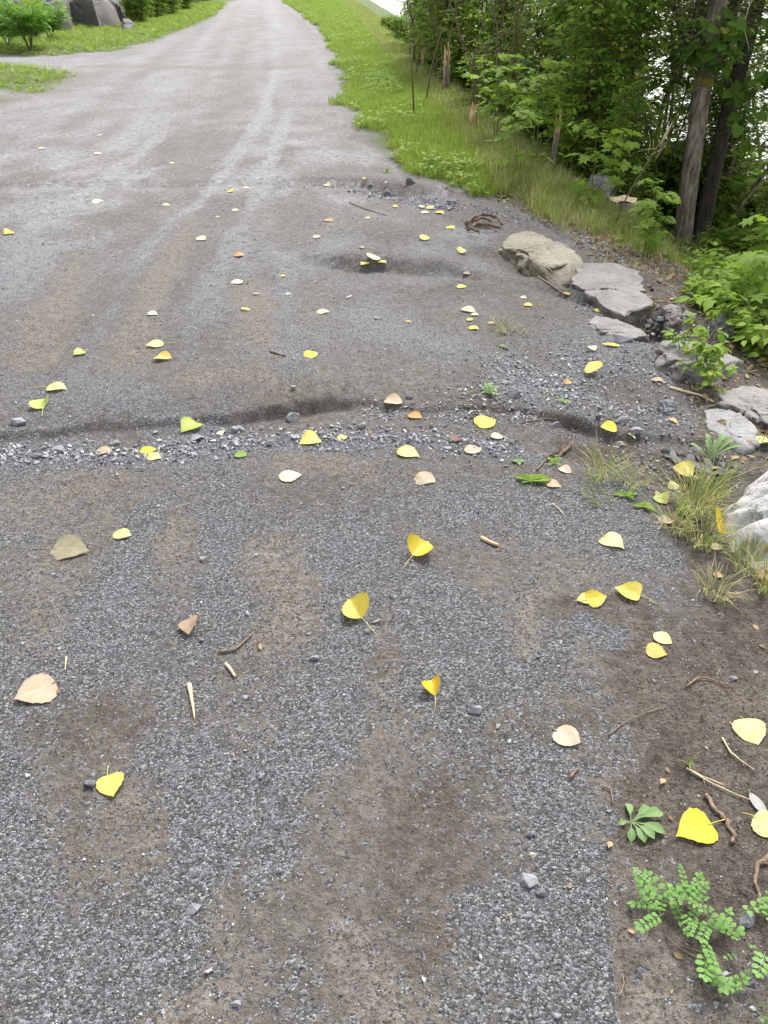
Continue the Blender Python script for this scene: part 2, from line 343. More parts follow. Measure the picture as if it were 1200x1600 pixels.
def plain_material(name, c1, c2, scale=40, rough=.85, bump=.5, stretch=(1, 1, 1), spec=.25, space='Object', dist=.004):
    m, nt, o = new_mat(name); n = N(nt)
    co = n('ShaderNodeMapping', {'Vector': n('ShaderNodeTexCoord').outputs[space], 'Scale': stretch}).outputs[0]
    a = noise(n, co, scale, 5, .65); col = n.mix(c1, c2, n.mr(a, .35, .65))
    bp = n('ShaderNodeBump', {'Height': a, 'Strength': bump, 'Distance': dist})
    p = n('ShaderNodeBsdfPrincipled', {'Base Color': col, 'Roughness': rough, 'Specular IOR Level': spec, 'Normal': bp.outputs[0]})
    nt.links.new(p.outputs[0], o.inputs[0]); return m
def leaf_material(name, col, col2, spot=(.1, .05, .02), amount=.3, vein=(.6, .5, .1), trans=.25, rough=.55):
    m, nt, o = new_mat(name); n = N(nt)
    tc = n('ShaderNodeTexCoord'); uv = n('ShaderNodeSeparateXYZ', {0: tc.outputs['UV']}); r = n('ShaderNodeObjectInfo').outputs['Random']
    off = n('ShaderNodeCombineXYZ', {0: n.math('MULTIPLY', r, 91.)}).outputs[0]
    co = n('ShaderNodeVectorMath', {0: tc.outputs['UV'], 1: off}, operation='ADD').outputs[0]
    a = noise(n, co, 3.5, 5, .6); sp_ = noise(n, co, 13, 3, .5)
    c = n.mix(col, col2, n.mr(a, .38, .66))
    v = n.math('ABSOLUTE', n.math('SUBTRACT', uv.outputs[1], .5)); rib = n.mr(v, .0, .022, 1, 0)
    lat = n.math('ABSOLUTE', n.math('SINE', n.math('MULTIPLY', n.math('SUBTRACT', uv.outputs[0], n.math('MULTIPLY', v, .75)), 22.)))
    hv = n('ShaderNodeHueSaturation', {'Color': c, 'Hue': n.mr(r, 0, 1, .485, .505), 'Saturation': n.mr(n.math('FRACT', n.math('MULTIPLY', r, 7.3)), 0, 1, .8, 1.02), 'Value': n.mr(n.math('FRACT', n.math('MULTIPLY', r, 13.7)), 0, 1, .78, 1.02)}); c = hv.outputs[0]
    edge_ = n.mr(n('ShaderNodeAttribute', attribute_name='rim').outputs['Fac'], .72, 1, 0, 1); c = n.mix(c, spot, n.math('MULTIPLY', n.math('MULTIPLY', edge_, n.mr(a, .42, .62)), amount))
    ve = n.math('MAXIMUM', rib, n.mr(lat, .0, .12, .55, 0)); c = n.mix(c, vein, n.math('MULTIPLY', ve, .55))
    c = n.mix(c, spot, n.math('MULTIPLY', n.mr(sp_, .64, .70), amount))
    c = n.mix(c, spot, n.math('MULTIPLY', n.mr(a, .68, .78), amount))
    bp = n('ShaderNodeBump', {'Height': n.math('ADD', n.math('MULTIPLY', ve, -.6), n.math('MULTIPLY', sp_, .5)), 'Strength': .5, 'Distance': .0015})
    p = n('ShaderNodeBsdfPrincipled', {'Base Color': c, 'Roughness': rough, 'Specular IOR Level': .35, 'Normal': bp.outputs[0]})
    tr = n('ShaderNodeBsdfTranslucent', {'Color': c}); mx = n('ShaderNodeMixShader', {0: trans, 1: p.outputs[0], 2: tr.outputs[0]})
    nt.links.new(mx.outputs[0], o.inputs[0]); return m

M = {}
M['ground'] = ground_material()
M['chip'] = chip_material('crushed_limestone', [(0, (.09, .088, .09)), (.3, (.175, .175, .186)), (.62, (.275, .279, .30)), (.86, (.42, .427, .455)), (.97, (.56, .56, .57)), (1, (.5, .44, .35))])
M['crumb'] = chip_material('soil_crumb', [(0, (.04, .036, .032)), (.5, (.095, .085, .075)), (.8, (.2, .18, .165)), (.95, (.33, .32, .31)), (1, (.5, .48, .46))])
M['stone'] = rock_material('grey_stone', (.19, .195, .21), (.27, .275, .29), (.36, .36, .37), 3, .1, relief=.0012)
M['stone_dark'] = rock_material('dark_stone', (.11, .115, .13), (.16, .165, .18), (.24, .24, .26), 3, .1, relief=.0012)
M['stone_tan'] = rock_material('tan_stone', (.35, .30, .24), (.48, .44, .38), (.6, .55, .5), 3, .1, relief=.0012)
M['boulder'] = rock_material('weathered_limestone', (.25, .225, .17), (.36, .325, .26), (.16, .14, .105), 7, .8, .6)
M['slab'] = rock_material('pinkish_grey_slab', (.21, .20, .19), (.30, .285, .27), (.15, .14, .13), 8, .9)
M['white_rock'] = rock_material('pale_limestone', (.40, .39, .385), (.6, .59, .58), (.22, .215, .21), 7, .35)
M['grey_rock'] = rock_material('grey_limestone', (.24, .235, .235), (.34, .335, .33), (.18, .17, .16), 9, .6)
M['left_rock'] = rock_material('mauve_grey_boulder', (.11, .10, .10), (.2, .185, .18), (.30, .28, .27), 2.2, .5, .4)
M['bark'] = plain_material('grey_brown_bark', (.12, .095, .075), (.42, .35, .285), 30, .95, 1, (1, 1, .2), dist=.03)
M['dark_bark'] = plain_material('dark_bark', (.05, .04, .032), (.13, .105, .085), 30, .95, 1, (1, 1, .2), dist=.015)
M['twig'] = plain_material('dry_twig', (.13, .09, .06), (.27, .2, .145), 120, .9, .6)
M['straw'] = plain_material('bleached_straw', (.42, .33, .2), (.6, .5, .34), 90, .8, .4)
M['wood'] = plain_material('fresh_broken_wood', (.50, .30, .15), (.72, .52, .32), 40, .8, .7, (1, 1, .15))
M['cut'] = plain_material('fresh_sawn_wood', (.66, .5, .31), (.85, .73, .52), 22, .8, .4)
M['root'] = plain_material('weathered_root', (.075, .052, .04), (.22, .16, .125), 30, .95, 1, (1, .25, 1), dist=.012)
M['black'] = plain_material('black_membrane', (.012, .012, .014), (.03, .03, .034), 20, .6, .7, spec=.5)
M['thicket'] = plant_material('thicket_leaf', (.075, .125, .02), (.27, .40, .055), .48, (.35, .33, .05))
M['bright'] = plant_material('bright_leaf', (.12, .20, .028), (.31, .46, .065), .46, (.38, .36, .05))
M['vine'] = plant_material('vine_leaf', (.09, .17, .03), (.2, .34, .06), .5, (.4, .33, .08))
M['grass'] = plant_material('grass_blade', (.15, .19, .045), (.36, .42, .12), .38, (.5, .42, .22))
M['lawn'] = plant_material('lawn_blade', (.16, .23, .035), (.36, .46, .09), .38, (.5, .45, .2))
M['weed'] = plant_material('weed_leaf', (.13, .22, .08), (.26, .38, .16), .28, (.35, .25, .12))
M['silver'] = plant_material('silverweed_leaf', (.1, .21, .05), (.22, .38, .11), .3)
M['sumac'] = plant_material('sumac_leaf', (.1, .22, .035), (.2, .38, .07), .38)
M['dry'] = plant_material('dry_leaf', (.16, .10, .05), (.42, .30, .17), .15)
M['stem'] = plain_material('green_stem', (.1, .12, .05), (.2, .2, .09), 60, .7, .2)
# ------------------------------------------------------------------ the terrain: one height field, cut into path and ground along the gravel's edge
def axis(a, b, s, lo, hi, g):
    c = list(np.arange(a, b + 1e-9, s)); d = s; x = b; up = []
    while x < hi: d *= g; x += d; up.append(x)
    d = s; x = a; dn = []
    while x > lo: d *= g; x -= d; dn.append(x)
    return np.array(dn[::-1] + c + up)
gx = axis(-1.5, 1.75, .0135, -160, 200, 1.045); gy = axis(.55, 3.6, .0135, -12, 420, 1.019)
X, Y = np.meshgrid(gx, gy); nx, ny = len(gx), len(gy)
Z = H(X, Y); G_, T_, B_ = fields(X, Y)
ED, LD, BD = edge_d(X, Y), ledge_d(X, Y), bank_d(X, Y)
onpath = (ED < .0) & (LD > 0)
edn = ED + .12 * fbm(X * 2.5, Y * 2.5, oct=3, seed=91) * sm(5, 8, Y)
ldn = LD + .25 * fbm(X * 1.2, Y * 1.2, oct=3, seed=92)
BARE = [P(30, 150), P(70, 132)]
GREEN = np.maximum(sm(-.02, .3, edn) * sm(5.8, 7.2, Y), sm(.1, -.35, ldn) * (1 - np.exp(-((X - BARE[0][0]) ** 2 / 4 + (Y - BARE[0][1]) ** 2 / .25))))
fcx = lambda A: .25 * (A[:-1, :-1] + A[1:, :-1] + A[:-1, 1:] + A[1:, 1:])
fp = (fcx(ED) < 0) & (fcx(LD) > 0) & (fcx(Y) > -2)
idx = np.arange(nx * ny).reshape(ny, nx)
quads = np.stack([idx[:-1, :-1], idx[:-1, 1:], idx[1:, 1:], idx[1:, :-1]], -1)
def sheet(name, mask):
    q = quads[mask]; used, inv = np.unique(q.ravel(), return_inverse=True)
    me = bpy.data.meshes.new(name); me.vertices.add(len(used))
    co = np.stack([X.ravel()[used], Y.ravel()[used], Z.ravel()[used]], -1).astype('f'); me.vertices.foreach_set('co', co.ravel())
    me.loops.add(len(inv)); me.loops.foreach_set('vertex_index', inv.astype('i'))
    me.polygons.add(len(q)); me.polygons.foreach_set('loop_start', np.arange(0, len(inv), 4, dtype='i'))
    me.polygons.foreach_set('use_smooth', np.ones(len(q), bool)); me.update(calc_edges=True)
    for nm, A in (('gravel', G_), ('tan', T_), ('brown', B_), ('green', GREEN)):
        me.attributes.new(nm, 'FLOAT', 'POINT').data.foreach_set('value', A.ravel()[used].astype('f'))
    me.materials.append(M['ground']); me.validate()
    return tag(link(bpy.data.objects.new(name, me)), kind='structure')
sheet('gravel_path', fp); sheet('ground', ~fp)
# water of the river below the bank
wm, wt, wo_ = new_mat('river_water'); n = N(wt)
wn_ = n('ShaderNodeTexNoise', {'Vector': n('ShaderNodeNewGeometry').outputs['Position'], 'Scale': 1.4, 'Detail': 4.}).outputs['Fac']
wb = n('ShaderNodeBump', {'Height': wn_, 'Strength': .25, 'Distance': .06})
wp = n('ShaderNodeBsdfPrincipled', {'Base Color': (.30, .33, .33, 1), 'Roughness': .12, 'IOR': 1.6, 'Specular IOR Level': 1.0, 'Normal': wb.outputs[0]})
wt.links.new(wp.outputs[0], wo_.inputs[0])
w = MB(); w.add([(-400, -60, WATER_Z), (900, -60, WATER_Z), (900, 1600, WATER_Z), (-400, 1600, WATER_Z)], [(0, 1, 2, 3)])
tag(w.build('river_water', wm), kind='structure')

# ------------------------------------------------------------------ scattering uncountable stuff with geometry nodes
def scatter(name, pts, rots, scales, variants, idx=None, parent=None):
    n_ = len(pts); me = bpy.data.meshes.new(name); me.vertices.add(n_); me.vertices.foreach_set('co', np.asarray(pts, 'f').ravel())
    me.attributes.new('rot', 'FLOAT_VECTOR', 'POINT').data.foreach_set('vector', np.asarray(rots, 'f').ravel())
    sc = np.asarray(scales, 'f'); sc = np.repeat(sc[:, None], 3, 1) if sc.ndim == 1 else sc
    me.attributes.new('scl', 'FLOAT_VECTOR', 'POINT').data.foreach_set('vector', sc.ravel())
    ii = rng.integers(0, len(variants), n_) if idx is None else idx
    me.attributes.new('vid', 'INT', 'POINT').data.foreach_set('value', ii.astype('i')); me.update()
    c = bpy.data.collections.new(name + '_kinds')
    for k, v in enumerate(variants): c.objects.link(bpy.data.objects.new('kind_%02d' % k, v))
    o = link(bpy.data.objects.new(name, me), parent)
    ng = bpy.data.node_groups.new(name, 'GeometryNodeTree')
    ng.interface.new_socket('Geometry', in_out='INPUT', socket_type='NodeSocketGeometry'); ng.interface.new_socket('Geometry', in_out='OUTPUT', socket_type='NodeSocketGeometry')
    a = ng.nodes.new('NodeGroupInput'); z = ng.nodes.new('NodeGroupOutput'); ci = ng.nodes.new('GeometryNodeCollectionInfo')
    ci.inputs[0].default_value = c; ci.inputs[1].default_value = True; ci.inputs[2].default_value = True
    ip = ng.nodes.new('GeometryNodeInstanceOnPoints'); ip.inputs['Pick Instance'].default_value = True
    def na(nm, ty):
        q = ng.nodes.new('GeometryNodeInputNamedAttribute'); q.data_type = ty; q.inputs[0].default_value = nm; return q.outputs[0]
    e = ng.nodes.new('FunctionNodeEulerToRotation'); L = ng.links
    L.new(a.outputs[0], ip.inputs['Points']); L.new(ci.outputs[0], ip.inputs['Instance']); L.new(na('vid', 'INT'), ip.inputs['Instance Index'])
    L.new(na('rot', 'FLOAT_VECTOR'), e.inputs[0]); L.new(e.outputs[0], ip.inputs['Rotation']); L.new(na('scl', 'FLOAT_VECTOR'), ip.inputs['Scale']); L.new(ip.outputs[0], z.inputs[0])
    md = o.modifiers.new('scatter', 'NODES'); md.node_group = ng
    return tag(o, kind='stuff')
def hull_stone(seed, n_=11, flat=.65, mat=None, name='stone_shape'):
    r = np.random.default_rng(seed); p = r.normal(size=(n_, 3)); p /= np.linalg.norm(p, axis=1)[:, None]; p *= r.uniform(.38, .56, (n_, 1)); p[:, 1] *= r.uniform(.6, .95); p[:, 2] *= flat
    bm = bmesh.new(); [bm.verts.new(q) for q in p]; bmesh.ops.convex_hull(bm, input=bm.verts[:])
    for v in [v for v in bm.verts if not v.link_faces]: bm.verts.remove(v)
    bmesh.ops.recalc_face_normals(bm, faces=bm.faces[:]); me = bpy.data.meshes.new(name); bm.to_mesh(me); bm.free()
    if mat: me.materials.append(mat)
    return me
def view_points(y0, y1, density):
    """random ground points in the strip the photograph sees, with room either side"""
    k = .60; m = .35
    area = (y1 - y0) * 2 * (k * (y0 + y1) / 2 + m + .25); n_ = int(density * area)
    y = rng.uniform(y0, y1, n_ * 2); h = k * y + m + .25; y = y[rng.random(n_ * 2) < h / h.max()][:n_]
    x = rng.uniform(-1, 1, len(y)) * (k * y + m + .25); return x, y
chips = [hull_stone(100 + k, 9, .6, M['chip']) for k in range(10)]
crumbs = [hull_stone(200 + k, 9, .6, M['crumb']) for k in range(4)]
px_, py_, ps_, pi_ = [], [], [], []
for y0, y1, dens, smin, smax in ((.45, 1.5, 46000, .0024, .0062), (1.5, 2.3, 29000, .0028, .0068), (2.3, 3.4, 17000, .0036, .0082), (3.4, 5, 7000, .0046, .0098), (5, 7.5, 2000, .006, .011), (7.5, 12, 350, .008, .013)):
    x, y = view_points(y0, y1, dens); g, ta, br = fields(x, y); bd = bank_d(x, y); ld = ledge_d(x, y); ed = edge_d(x, y)
    clump = .5 + .5 * fbm(x * 30, y * 30, oct=2, seed=14)
    clump = .6 * clump + .4 * (.5 + .5 * fbm(x * 9, y * 9, oct=3, seed=15)); pr = np.clip(.1 + 1.05 * g ** 1.3, 0, 1) * (1 - .45 * ta) * np.clip(.5 + 1.5 * (clump - .42), .15, 1.0)
    pr = np.where((ed > 0), pr * np.where(y > 5, .15, .8), pr)
    keep = (rng.random(len(x)) < pr) & (bd < .15) & (ld > -.1)
    x, y = x[keep], y[keep]; px_.append(x); py_.append(y)
    ps_.append(smin + (smax - smin) * rng.random(len(x)) ** 2.1)
    pi_.append(rng.integers(0, 10, len(x)))
x = np.concatenate(px_); y = np.concatenate(py_); s = np.concatenate(ps_); ii = np.concatenate(pi_)
z = H(x, y) + s * .1
print('gravel chips', len(x))
scatter('crushed_gravel', np.stack([x, y, z], 1), rng.uniform(-3.14, 3.14, (len(x), 3)), s, chips, ii)
# soil crumbs on the bare patches
a1, a2, a3 = view_points(.45, 1.6, 21000), view_points(1.6, 2.6, 10000), view_points(2.6, 4.2, 4500); x = np.r_[a1[0], a2[0], a3[0]]; y = np.r_[a1[1], a2[1], a3[1]]
g, ta, br = fields(x, y); k = (rng.random(len(x)) < np.clip(.1 + np.maximum(ta, br) * .9, 0, 1) * np.clip(.55 + .9 * fbm(x * 16, y * 16, oct=2, seed=16), .1, 1)) & (bank_d(x, y) < .2)
x, y = x[k], y[k]; s = .002 + .0045 * rng.random(len(x)) ** 2.5 + .0006 * y
scatter('soil_crumbs', np.stack([x, y, H(x, y) + s * .1], 1), rng.uniform(-3, 3, (len(x), 3)), s, crumbs)
# coarse crushed stone in the ruts and along the broken edge
cm = chip_material('coarse_stone', [(0, (.13, .13, .138)), (.4, (.25, .255, .27)), (.8, (.37, .375, .395)), (1, (.52, .52, .53))])
coarse = [hull_stone(300 + k, 12, .6, cm) for k in range(8)]
ptsx, ptsy, sz = [], [], []
for poly, wid, n_, lo, hi in (
    ([(-100, 705), (60, 700), (200, 712), (330, 690), (430, 680), (560, 680), (680, 690), (800, 700)], 22, 2400, .006, .028),
    ([(560, 296), (600, 300), (640, 310), (680, 322), (720, 325)], 18, 420, .014, .045), ([(430, 292), (560, 292)], 6, 60, .01, .03),
    ([(640, 312), (760, 330), (860, 350), (930, 385), (980, 410)], 16, 700, .01, .032),
    ([(700, 650), (820, 600), (900, 560), (1000, 560), (1050, 600)], 46, 1500, .007, .024), ([(780, 560), (900, 620), (1000, 650), (1080, 640)], 40, 1300, .007, .026),
    ([(930, 690), (1000, 715), (1100, 730), (1170, 720)], 30, 500, .006, .02), ([(880, 440), (950, 500), (1010, 530)], 22, 240, .008, .028),
    ([(1000, 480), (1060, 500), (1110, 520)], 16, 130, .015, .05), ([(560, 640), (700, 650), (850, 650)], 14, 600, .007, .02)):
    w_ = [P(*q) for q in poly]; L = [math.dist(a, b) for a, b in zip(w_[:-1], w_[1:])]
    for q in range(n_):
        i = random.choices(range(len(L)), L)[0]; t = random.random(); a, b = w_[i], w_[i + 1]
        cx, cy = a[0] + (b[0] - a[0]) * t, a[1] + (b[1] - a[1]) * t; sw = wid / ppm(cx, cy)
        ptsx.append(cx + random.gauss(0, sw * .7)); ptsy.append(cy + random.gauss(0, sw * 1.1)); sz.append(lo + (hi - lo) * random.random() ** 2.5)
x, y = view_points(.6, 7, 75); ptsx += list(x); ptsy += list(y); sz += list(.006 + .014 * rng.random(len(x)) ** 3)
x, y, s = np.array(ptsx), np.array(ptsy), np.array(sz)
scatter('coarse_crushed_stone', np.stack([x, y, H(x, y) + s * .15], 1), rng.uniform(-3.14, 3.14, (len(x), 3)) * [.3, .3, 1], s, coarse)

# ------------------------------------------------------------------ rocks built from their outlines
def rock_outline(name, label, outline, h, mat, depth=.15, dome=2.2, seed=0, rough=.035, slope=(0, 0), lift=0, cat='rock', steps=.0, na=110, cuts=5, jag=.22):
    w_ = [P(a, b, lift) for a, b in outline]; c = np.mean(w_, 0); base = H1(*c) if lift == 0 else lift
    ang = np.linspace(0, 2 * np.pi, na, endpoint=False); Rr = np.zeros(na)
    pl = [(p[0] - c[0], p[1] - c[1]) for p in w_]
    for k, a in enumerate(ang):
        d = (math.cos(a), math.sin(a)); best = 0
        for (x1, y1), (x2, y2) in zip(pl, pl[1:] + pl[:1]):
            ex, ey = x2 - x1, y2 - y1; den = d[0] * ey - d[1] * ex
            if abs(den) < 1e-9: continue
            t = (x1 * ey - y1 * ex) / den; u = (x1 * d[1] - y1 * d[0]) / den
            if t > 0 and -1e-6 <= u <= 1 + 1e-6: best = max(best, t)
        Rr[k] = best
    Rr = np.convolve(np.r_[Rr[-2:], Rr, Rr[:2]], [.1, .2, .4, .2, .1], 'valid')
    Rr = Rr * (1 + jag * fbm(np.cos(ang) * 2.2 + seed, np.sin(ang) * 2.2, 1.7, 4, seed + 3, .6)); size = Rr.mean(); prof = []
    for s in np.linspace(.02, .999, 26): prof.append((s, h * (1 - s ** (dome * 2.2)) ** (1 / dome) if dome < 9 else h * (1 - .04 * s * s)))
    for t in np.linspace(.05, 1, 12): prof.append((1 + .03 * math.sin(t * 3), (0 if dome < 9 else h * .96) - t * (depth + (0 if dome < 9 else h))))
    V = []
    for s, zz in prof:
        V.append(np.stack([np.cos(ang) * Rr * s, np.sin(ang) * Rr * s, np.full(na, zz)], 1))
    V = np.concatenate(V); f1 = 2.4 / size
    rc = np.random.default_rng(seed + 5); lo_, hi_ = V.min(0), V.max(0)
    for _ in range(cuts):
        a_ = rc.uniform(0, 6.283); e_ = rc.uniform(.0, .9) if dome < 9 else rc.uniform(0, .15); d_ = np.array([math.cos(a_) * math.cos(e_), math.sin(a_) * math.cos(e_), math.sin(e_)])
        mm = V @ d_; cc = mm.max() * rc.uniform(.66, .86); V = V - np.outer(np.clip(mm - cc, 0, None) * .88, d_)
    l2, h2 = V.min(0), V.max(0); V[:, :2] = lo_[:2] + (V[:, :2] - l2[:2]) / (h2 - l2)[:2] * (hi_ - lo_)[:2]; V[:, 2] *= np.where(V[:, 2] > 0, hi_[2] / max(h2[2], 1e-4), 1)
    nrm = V / (np.linalg.norm(V * [1, 1, 1.6], axis=1)[:, None] + 1e-6)
    dn = fbm(V[:, 0] * f1, V[:, 1] * f1, V[:, 2] * f1 + 3.1, 5, seed, .55) * rough
    dn += rough * .38 * fbm(V[:, 0] * f1 * 4, V[:, 1] * f1 * 4, V[:, 2] * f1 * 4 + 1.3, 4, seed + 20, .6)
    rid = 1 - np.abs(vn(V[:, 0] * f1 * .8, V[:, 1] * f1 * .8, V[:, 2] * f1 * 2.2 + 7.7, seed + 40)); dn -= rough * .7 * np.clip(rid - .86, 0, 1) / .14
    if steps: dn += steps * np.floor(vn(V[:, 0] * f1 * .7, V[:, 1] * f1 * .7, V[:, 2] * f1 * 1.2, seed + 60) * 3) / 3
    V = V + nrm * dn[:, None]; V[:, 2] += np.where(np.linalg.norm(V[:, :2], axis=1) < size * 3, slope[0] * V[:, 0] + slope[1] * V[:, 1], 0)
    m_ = len(prof); fs = [(i * na + k, (i + 1) * na + k, (i + 1) * na + (k + 1) % na, i * na + (k + 1) % na) for i in range(m_ - 1) for k in range(na)]
    V = np.concatenate([V, [[0, 0, V[:na, 2].mean()]]]); fs += [(k, (k + 1) % na, m_ * na) for k in range(na)]
    b = MB(); b.add(V.tolist(), fs); o = b.build(name, mat); o.location = (c[0], c[1], base)
    return tag(o, label, cat)
rock_outline('boulder', 'long weathered buff boulder with a mossy dark end, left of the flat slab', [(766, 372), (790, 361), (822, 366), (858, 382), (900, 410), (912, 432), (900, 452), (868, 446), (836, 424), (800, 402), (776, 388)], .075, M['boulder'], dome=2.6, seed=3, rough=.045, depth=.14, cuts=3, slope=(.10, -.02))
rock_outline('rock_slab', 'broad flat pinkish grey slab with a broken dark right end, beside the long buff boulder', [(896, 432), (925, 424), (985, 434), (1010, 455), (1005, 492), (965, 500), (935, 484), (905, 466), (890, 450)], .035, M['slab'], dome=10, seed=8, rough=.035, depth=.2, slope=(-.02, .03), steps=.012, jag=.35)
rock_outline('rock_slab', 'low grey slab sunk in the gravel just in front of the flat pinkish slab', [(925, 494), (960, 499), (1000, 512), (1022, 530), (985, 532), (940, 520), (900, 500)], .02, M['slab'], dome=3, seed=12, rough=.02, depth=.1)
rock_outline('rock', 'low pale rounded rock with seedlings growing at its left end, beside the path', [(1008, 548), (1045, 538), (1100, 546), (1150, 566), (1176, 592), (1145, 604), (1095, 600), (1045, 584), (1012, 566)], .05, M['slab'], dome=2.4, seed=17, rough=.035, depth=.12)
rock_outline('rock_slab', 'brownish slab half under soil at the right edge, behind the pale flat rock', [(1110, 604), (1150, 600), (1210, 612), (1300, 640), (1290, 690), (1210, 672), (1170, 650), (1130, 628)], .035, M['slab'], dome=7, seed=22, rough=.04, depth=.12)
rock_outline('rock', 'flat light grey rock lying level with the ground under a pale yellow leaf', [(1092, 640), (1120, 632), (1150, 640), (1180, 662), (1190, 690), (1160, 700), (1120, 690), (1098, 662)], .02, M['grey_rock'], dome=6, seed=27, rough=.022, depth=.1)
rock_outline('boulder', 'big pale white limestone boulder cut off by the right edge of the picture', [(1122, 806), (1136, 862), (1215, 900), (1290, 912), (1370, 880), (1360, 790), (1270, 745), (1190, 760)], .185, M['white_rock'], dome=2.0, seed=31, rough=.05, depth=.12, steps=.012)
rock_outline('rock', 'small grey brown rock poking out of the ground cover above the low pale rock', [(1106, 520), (1128, 512), (1144, 518), (1146, 532), (1125, 538), (1106, 532)], .11, M['grey_rock'], dome=2, seed=36, rough=.03, depth=.2, lift=-.02)
rock_outline('rock', 'fist sized reddish grey rock beside the broken end of the flat slab', [(1034, 482), (1052, 476), (1068, 484), (1066, 500), (1044, 504)], .05, M['slab'], dome=2, seed=39, rough=.02, depth=.1)
rock_outline('rock', 'small pale rock at the foot of the green plants right of the flat slab', [(1064, 490), (1082, 486), (1092, 496), (1078, 506), (1066, 502)], .04, M['grey_rock'], dome=2, seed=42, rough=.02, depth=.1)
rock_outline('rock', 'dark angular rock half buried beside the footpath edge, left of the flat light grey rock', [(1030, 622), (1050, 616), (1062, 630), (1052, 646), (1034, 642)], .03, M['stone_dark'], dome=2, seed=45, rough=.02, depth=.06)
rock_outline('rock', 'rough grey rock under the shrubs at the path side, left of the sawn stump', [(912, 296), (935, 288), (958, 296), (955, 310), (925, 312)], .14, M['grey_rock'], dome=2, seed=48, rough=.05, depth=.25, lift=-.15)
rock_outline('rock', 'pinkish rock at the foot of the leaning tree trunk', [(1000, 384), (1020, 378), (1036, 384), (1034, 398), (1008, 400)], .12, M['slab'], dome=2, seed=50, rough=.05, depth=.3, lift=-.35)
# the quarried boulders on the grass at the top left
rock_outline('boulder', 'large blocky mauve grey boulder on the grass at the top left', [(92, 44), (135, 50), (184, 47), (194, 38), (170, 31), (110, 31)], .95, M['left_rock'], dome=7, seed=54, rough=.28, depth=.5, steps=.16, slope=(.0, -.04), cuts=9, jag=.1)
rock_outline('boulder', 'slanting dark boulder between the sumac and the large blocky boulder', [(60, 54), (92, 58), (112, 54), (108, 44), (78, 40)], .85, M['left_rock'], dome=3, seed=58, rough=.25, depth=.4, cuts=8)
rock_outline('boulder', 'grey boulder behind the sumac at the left edge of the picture', [(-60, 60), (-10, 66), (40, 62), (38, 48), (0, 42), (-50, 44)], 1.0, M['left_rock'], dome=4, seed=61, rough=.28, depth=.4, steps=.12, cuts=8)
rock_outline('rock', 'small grey rock beside the large blocky boulder on the left verge', [(188, 52), (200, 54), (212, 50), (205, 46), (192, 46)], .28, M['left_rock'], dome=2.5, seed=64, rough=.08, depth=.2)

# ------------------------------------------------------------------ single loose stones
stone_meshes = {}
def stone_mesh(seed, mat):
    bm = bmesh.new(); r = np.random.default_rng(seed); p = r.normal(size=(13, 3)); p /= np.linalg.norm(p, axis=1)[:, None]; p *= .5; p[:, 1] *= r.uniform(.6, .85); p[:, 2] *= r.uniform(.5, .75)
    [bm.verts.new(q) for q in p]; bmesh.ops.convex_hull(bm, input=bm.verts[:])
    for v in [v for v in bm.verts if not v.link_faces]: bm.verts.remove(v)
    bmesh.ops.recalc_face_normals(bm, faces=bm.faces[:])
    bmesh.ops.bevel(bm, geom=bm.edges[:], offset=.035, segments=2, affect='EDGES', profile=.6)
    bmesh.ops.triangulate(bm, faces=bm.faces[:]); bmesh.ops.subdivide_edges(bm, edges=[e for e in bm.edges if e.calc_length() > .16], cuts=1, use_grid_fill=False)
    for v in bm.verts: v.co += v.co.normalized() * float(fbm(v.co.x * 5 + seed, v.co.y * 5, v.co.z * 5 + 1, 2, seed)) * .03
    me = bpy.data.meshes.new('stone'); bm.to_mesh(me); bm.free(); me.materials.append(mat); return me
